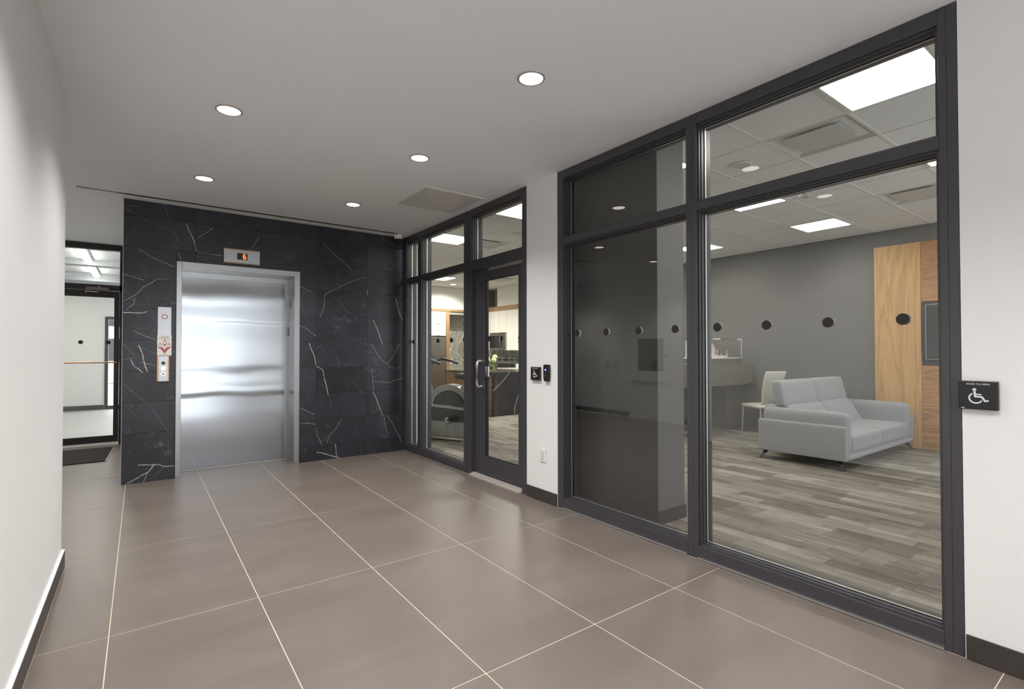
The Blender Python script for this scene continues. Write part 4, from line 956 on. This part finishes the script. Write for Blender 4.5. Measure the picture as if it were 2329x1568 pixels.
obj('cover_plate', bx(6.525,6.60,11.578,11.584,.955,1.075), M_white, ou)
# island
isl = thing('kitchen_island','black stone waterfall island with walnut front','kitchen island',(6.2,9.0,0))
isegs=[(3,(5.50,.50),(5.64,.60)),(3,(5.64,.60),(5.78,.72)),(3,(5.78,.72),(5.90,.84)),(3,(6.205,.55),(6.09,.32)),(3,(6.09,.32),(6.03,.14)),(3,(6.03,.14),(6.02,.0))]
obj('end_panel', bx(5.49,6.55,8.09,8.13,.001,.853), stone('island_stone',[(w_,(a[0]-6.2,a[1]),(b_[0]-6.2,b_[1])) for w_,a,b_ in isegs], basecol=(.040,.036,.036), fine=False, rough=.18, wob=.015), isl, bev=.001)
obj('countertop', bx(5.47,6.55,8.131,9.95,.818,.853), stone('island_top_stone',[], basecol=(.045,.04,.04), rough=.15), isl, bev=.001)
for k in range(3):
    y0=8.135+k*.60
    q=obj('door', bx(5.495,5.515,y0,y0+.596,.135,.812), M_woodK, isl, bev=.001)
obj('carcass', bx(5.516,6.52,8.135,9.93,.10,.817), M_woodK, isl); obj('kick_board', bx(5.505,6.52,8.135,9.93,.001,.130), M_woodK, isl, label='walnut kick board')
# vase with flowers
vs_ = thing('flower_vase','clear glass vase of pale green flowers on the island','flower vase',(5.74,8.60,.853))
vx,vy=5.74,8.60
b=bm_new(); lathe(b,[(.030,0),(.042,.01),(.045,.05),(.034,.11),(.030,.14),(.040,.17)],(vx,vy,.8535),24); obj('vase', b, glass('vase_glass',.10,(.93,.95,.93)), vs_, smooth=True)
rr=random.Random(5); heads=[(-.12,.05,.235),(-.05,-.02,.250),(.09,-.06,.225),(.145,-.02,.290),(.03,.06,.22),(-.13,-.03,.175)]
bm=bm_new()
for hx,hy_,hz in heads: tube(bm,[(vx,vy,.90),(vx+hx*.3,vy+hy_*.3,1.0),(vx+hx,vy+hy_,.8545+hz)],.0035,6)
obj('stems', bm, M_stem, vs_)
for k,(hx,hy_,hz) in enumerate(heads):
    bm=bm_new(); c=Vector((vx+hx,vy+hy_,.8545+hz)); R=.054 if k<4 else .040
    sph(bm,c,R*.8,12,8)
    for q in range(70):
        zz=rr.uniform(-1,1); a=rr.uniform(0,2*PI); s_=math.sqrt(1-zz*zz); d=Vector((s_*math.cos(a),s_*math.sin(a),zz))
        sph(bm,c+d*R*.85,R*.22,5,4)
    obj('flower_head', bm, M_flower, vs_, smooth=True)
bm=foliage((vx,vy,1.01),90,.11,.08,.06,9); lo=obj('leaves', bm, M_stem, vs_); lo['kind']='stuff'
bm=bm_new()
for sgn,ln in ((1,.12),(1.5,.12),(-.8,.10)):
    pts=[(vx+sgn*.02,vy-.03,1.02),(vx+sgn*.05,vy-.06,1.0),(vx+sgn*.07,vy-.07,1.0-ln*.6),(vx+sgn*.075,vy-.07,.8545+.02 if sgn==1.5 else 1.0-ln)]
    for p,q in zip(pts,pts[1:]):
        v=[bm.verts.new(Vector(p)+Vector((e,0,0))) for e in (-.012,.012)]+[bm.verts.new(Vector(q)+Vector((e,0,0))) for e in (.012,-.012)]; bm.faces.new(v)
obj('hanging_leaf', bm, M_stem, vs_)
# kitchen spots
for x,y,lab in ((6.05,10.60,'recessed kitchen spot near the rear wall'),(6.02,8.18,'recessed kitchen spot above the island corner'),(6.33,8.34,'recessed kitchen spot above the island, right one')):
    t_=thing('kitchen_spot',lab,'downlight',(x,y,ZL),group='kitchen spots')
    l=bpy.data.lights.new('kitchen_beam','SPOT'); l.energy=110; l.spot_size=math.radians(160); l.spot_blend=.8; l.shadow_soft_size=.06; l.color=(1,.95,.87)
    o=bpy.data.objects.new('kitchen_beam',l); C.objects.link(o); o.location=(x,y,ZL-.03)
    b=bm_new(); cyl(b,(x,y,ZL-.010),(x,y,ZL-.007),.065,seg=24); obj('lens', b, M_lens, t_)
    b=bm_new(); lathe(b,[(.066,-.006),(.078,-.006),(.080,-.001),(.066,-.001)],(x,y,ZL),24); obj('trim_ring', b, M_white, t_)
# ------------------------------------------------------------------ exercise bike (local +y is its front)
bk_ = thing('exercise_bike','grey upright exercise bike behind the sidelight glass','exercise bike',(3.57,6.27,0), math.atan2(.45,.89))
def bkp(name,bm,m,smooth=True,par=None,**k): return obj(name,bm,m,par or bk_,world=False,smooth=smooth,**k)
bm=bm_new(); prism(bm,[(-.34,.09),(-.30,.05),(.50,.05),(.56,.12),(.58,.36),(.50,.46),(.30,.515),(0,.50),(-.25,.47),(-.34,.40)],-.10,.10,'yz'); bevel(bm,.022,3); bkp('lower_shell',bm,M_bikegrey)
bm=bm_new(); prism(bm,[(-.30,.28),(.56,.28),(.575,.40),(.30,.475),(0,.46),(-.28,.44)],-.104,-.101,'yz'); bkp('dark_side_band',bm,M_bikedark)
def arc(cx,cz,ra,rb,a0,a1,n): return [(cx+ra*math.cos(math.radians(a0+(a1-a0)*k/n)),cz+rb*math.sin(math.radians(a0+(a1-a0)*k/n))) for k in range(n+1)]
bm=bm_new(); prism(bm,arc(0.02,.47,.36,.325,0,180,22),-.085,.085,'yz'); bevel(bm,.02,3); bkp('flywheel_cover',bm,M_bikegrey)
bm=bm_new(); prism(bm,arc(0.0,.49,.25,.205,0,180,22),-.092,-.0855,'yz'); q=bkp('dark_cover_inset',bm,M_bikedark)
bm=bm_new(); 
A=arc(0,.49,.262,.218,0,180,22); B=arc(0,.49,.25,.205,0,180,22)
prism(bm,A+B[::-1],-.095,-.0855,'yz'); bkp('inset_rim',bm,M_black,par=q)
bm=bm_new(); prism(bm,[(-.30,.52),(-.07,.40),(-.06,.46),(-.17,.78),(-.23,.78)],-.05,.05,'yz'); bevel(bm,.012,2); bkp('seat_mast',bm,plain('bike_cream_shell',(.46,.46,.40),.4))
bm=bm_new(); tube(bm,[(0,-.185,.72),(0,-.23,.88)],.022,12); po=bkp('seat_post',bm,M_alu)
bm=bm_new(); 
for k in range(4): cyl(bm,(-.0235,-.190-k*.012,.745+k*.036),(-.019,-.190-k*.012,.745+k*.036),.007,seg=10)
bkp('post_hole',bm,M_black,par=po)
bm=bm_new(); rbox(bm,(-.12,-.33,.885),(.12,-.07,.955),.034,(0,0,.008),5,warp=lambda p:(p.x*(1-.6*max(0,(p.y+.24)/.17)*.6),p.y,p.z-.01)); bkp('saddle',bm,M_bikedark)
bm=bm_new(); tube(bm,[(0,.34,.48),(0,.40,.80),(0,.44,1.06)],[.05,.032,.028],14); bkp('handlebar_column',bm,M_bikegrey)
bm=bm_new(); rbox(bm,(-.13,.38,1.08),(.13,.50,1.26),.02,warp=lambda p:(p.x,p.y+(p.z-1.08)*.35,p.z)); bkp('console',bm,M_bikedark)
for s in (-1,1):
    bm=bm_new(); tube(bm,[(0,.42,1.06),(s*.14,.42,1.10),(s*.22,.34,1.15),(s*.23,.18,1.12),(s*.22,.06,1.085)],[.016,.018,.020,.021,.018],12); bkp('handlebar',bm,M_bikedark)
    bm=bm_new(); tube(bm,[(s*.20,.30,1.17),(s*.215,.16,1.135),(s*.205,.05,1.10)],[.008,.010,.006],8); bkp('grip_plate',bm,M_chrome)
for y in (-.34,.50):
    bm=bm_new(); tube(bm,[(-.26,y,.045),(-.20,y,.048),(.20,y,.048),(.26,y,.045)],[.034,.03,.03,.034],12); bkp('stabiliser',bm,M_bikegrey)
for s,y1,z1 in ((-1,-.145,.33),(1,.14,.27)):
    bm=bm_new(); cyl(bm,(s*.105,0,.300),(s*.130,0,.300),.040,seg=20); bkp('crank_hub',bm,M_alu)
    bm=bm_new(); tube(bm,[(s*.135,0,.30),(s*.145,y1,z1)],.012,10); ck=bkp('crank_arm',bm,M_black)
    bm=bm_new(); rbox(bm,(min(s*.155,s*.255),y1-.05,z1-.03),(max(s*.155,s*.255),y1+.05,z1+.05),.018); bkp('pedal',bm,M_black,par=ck)
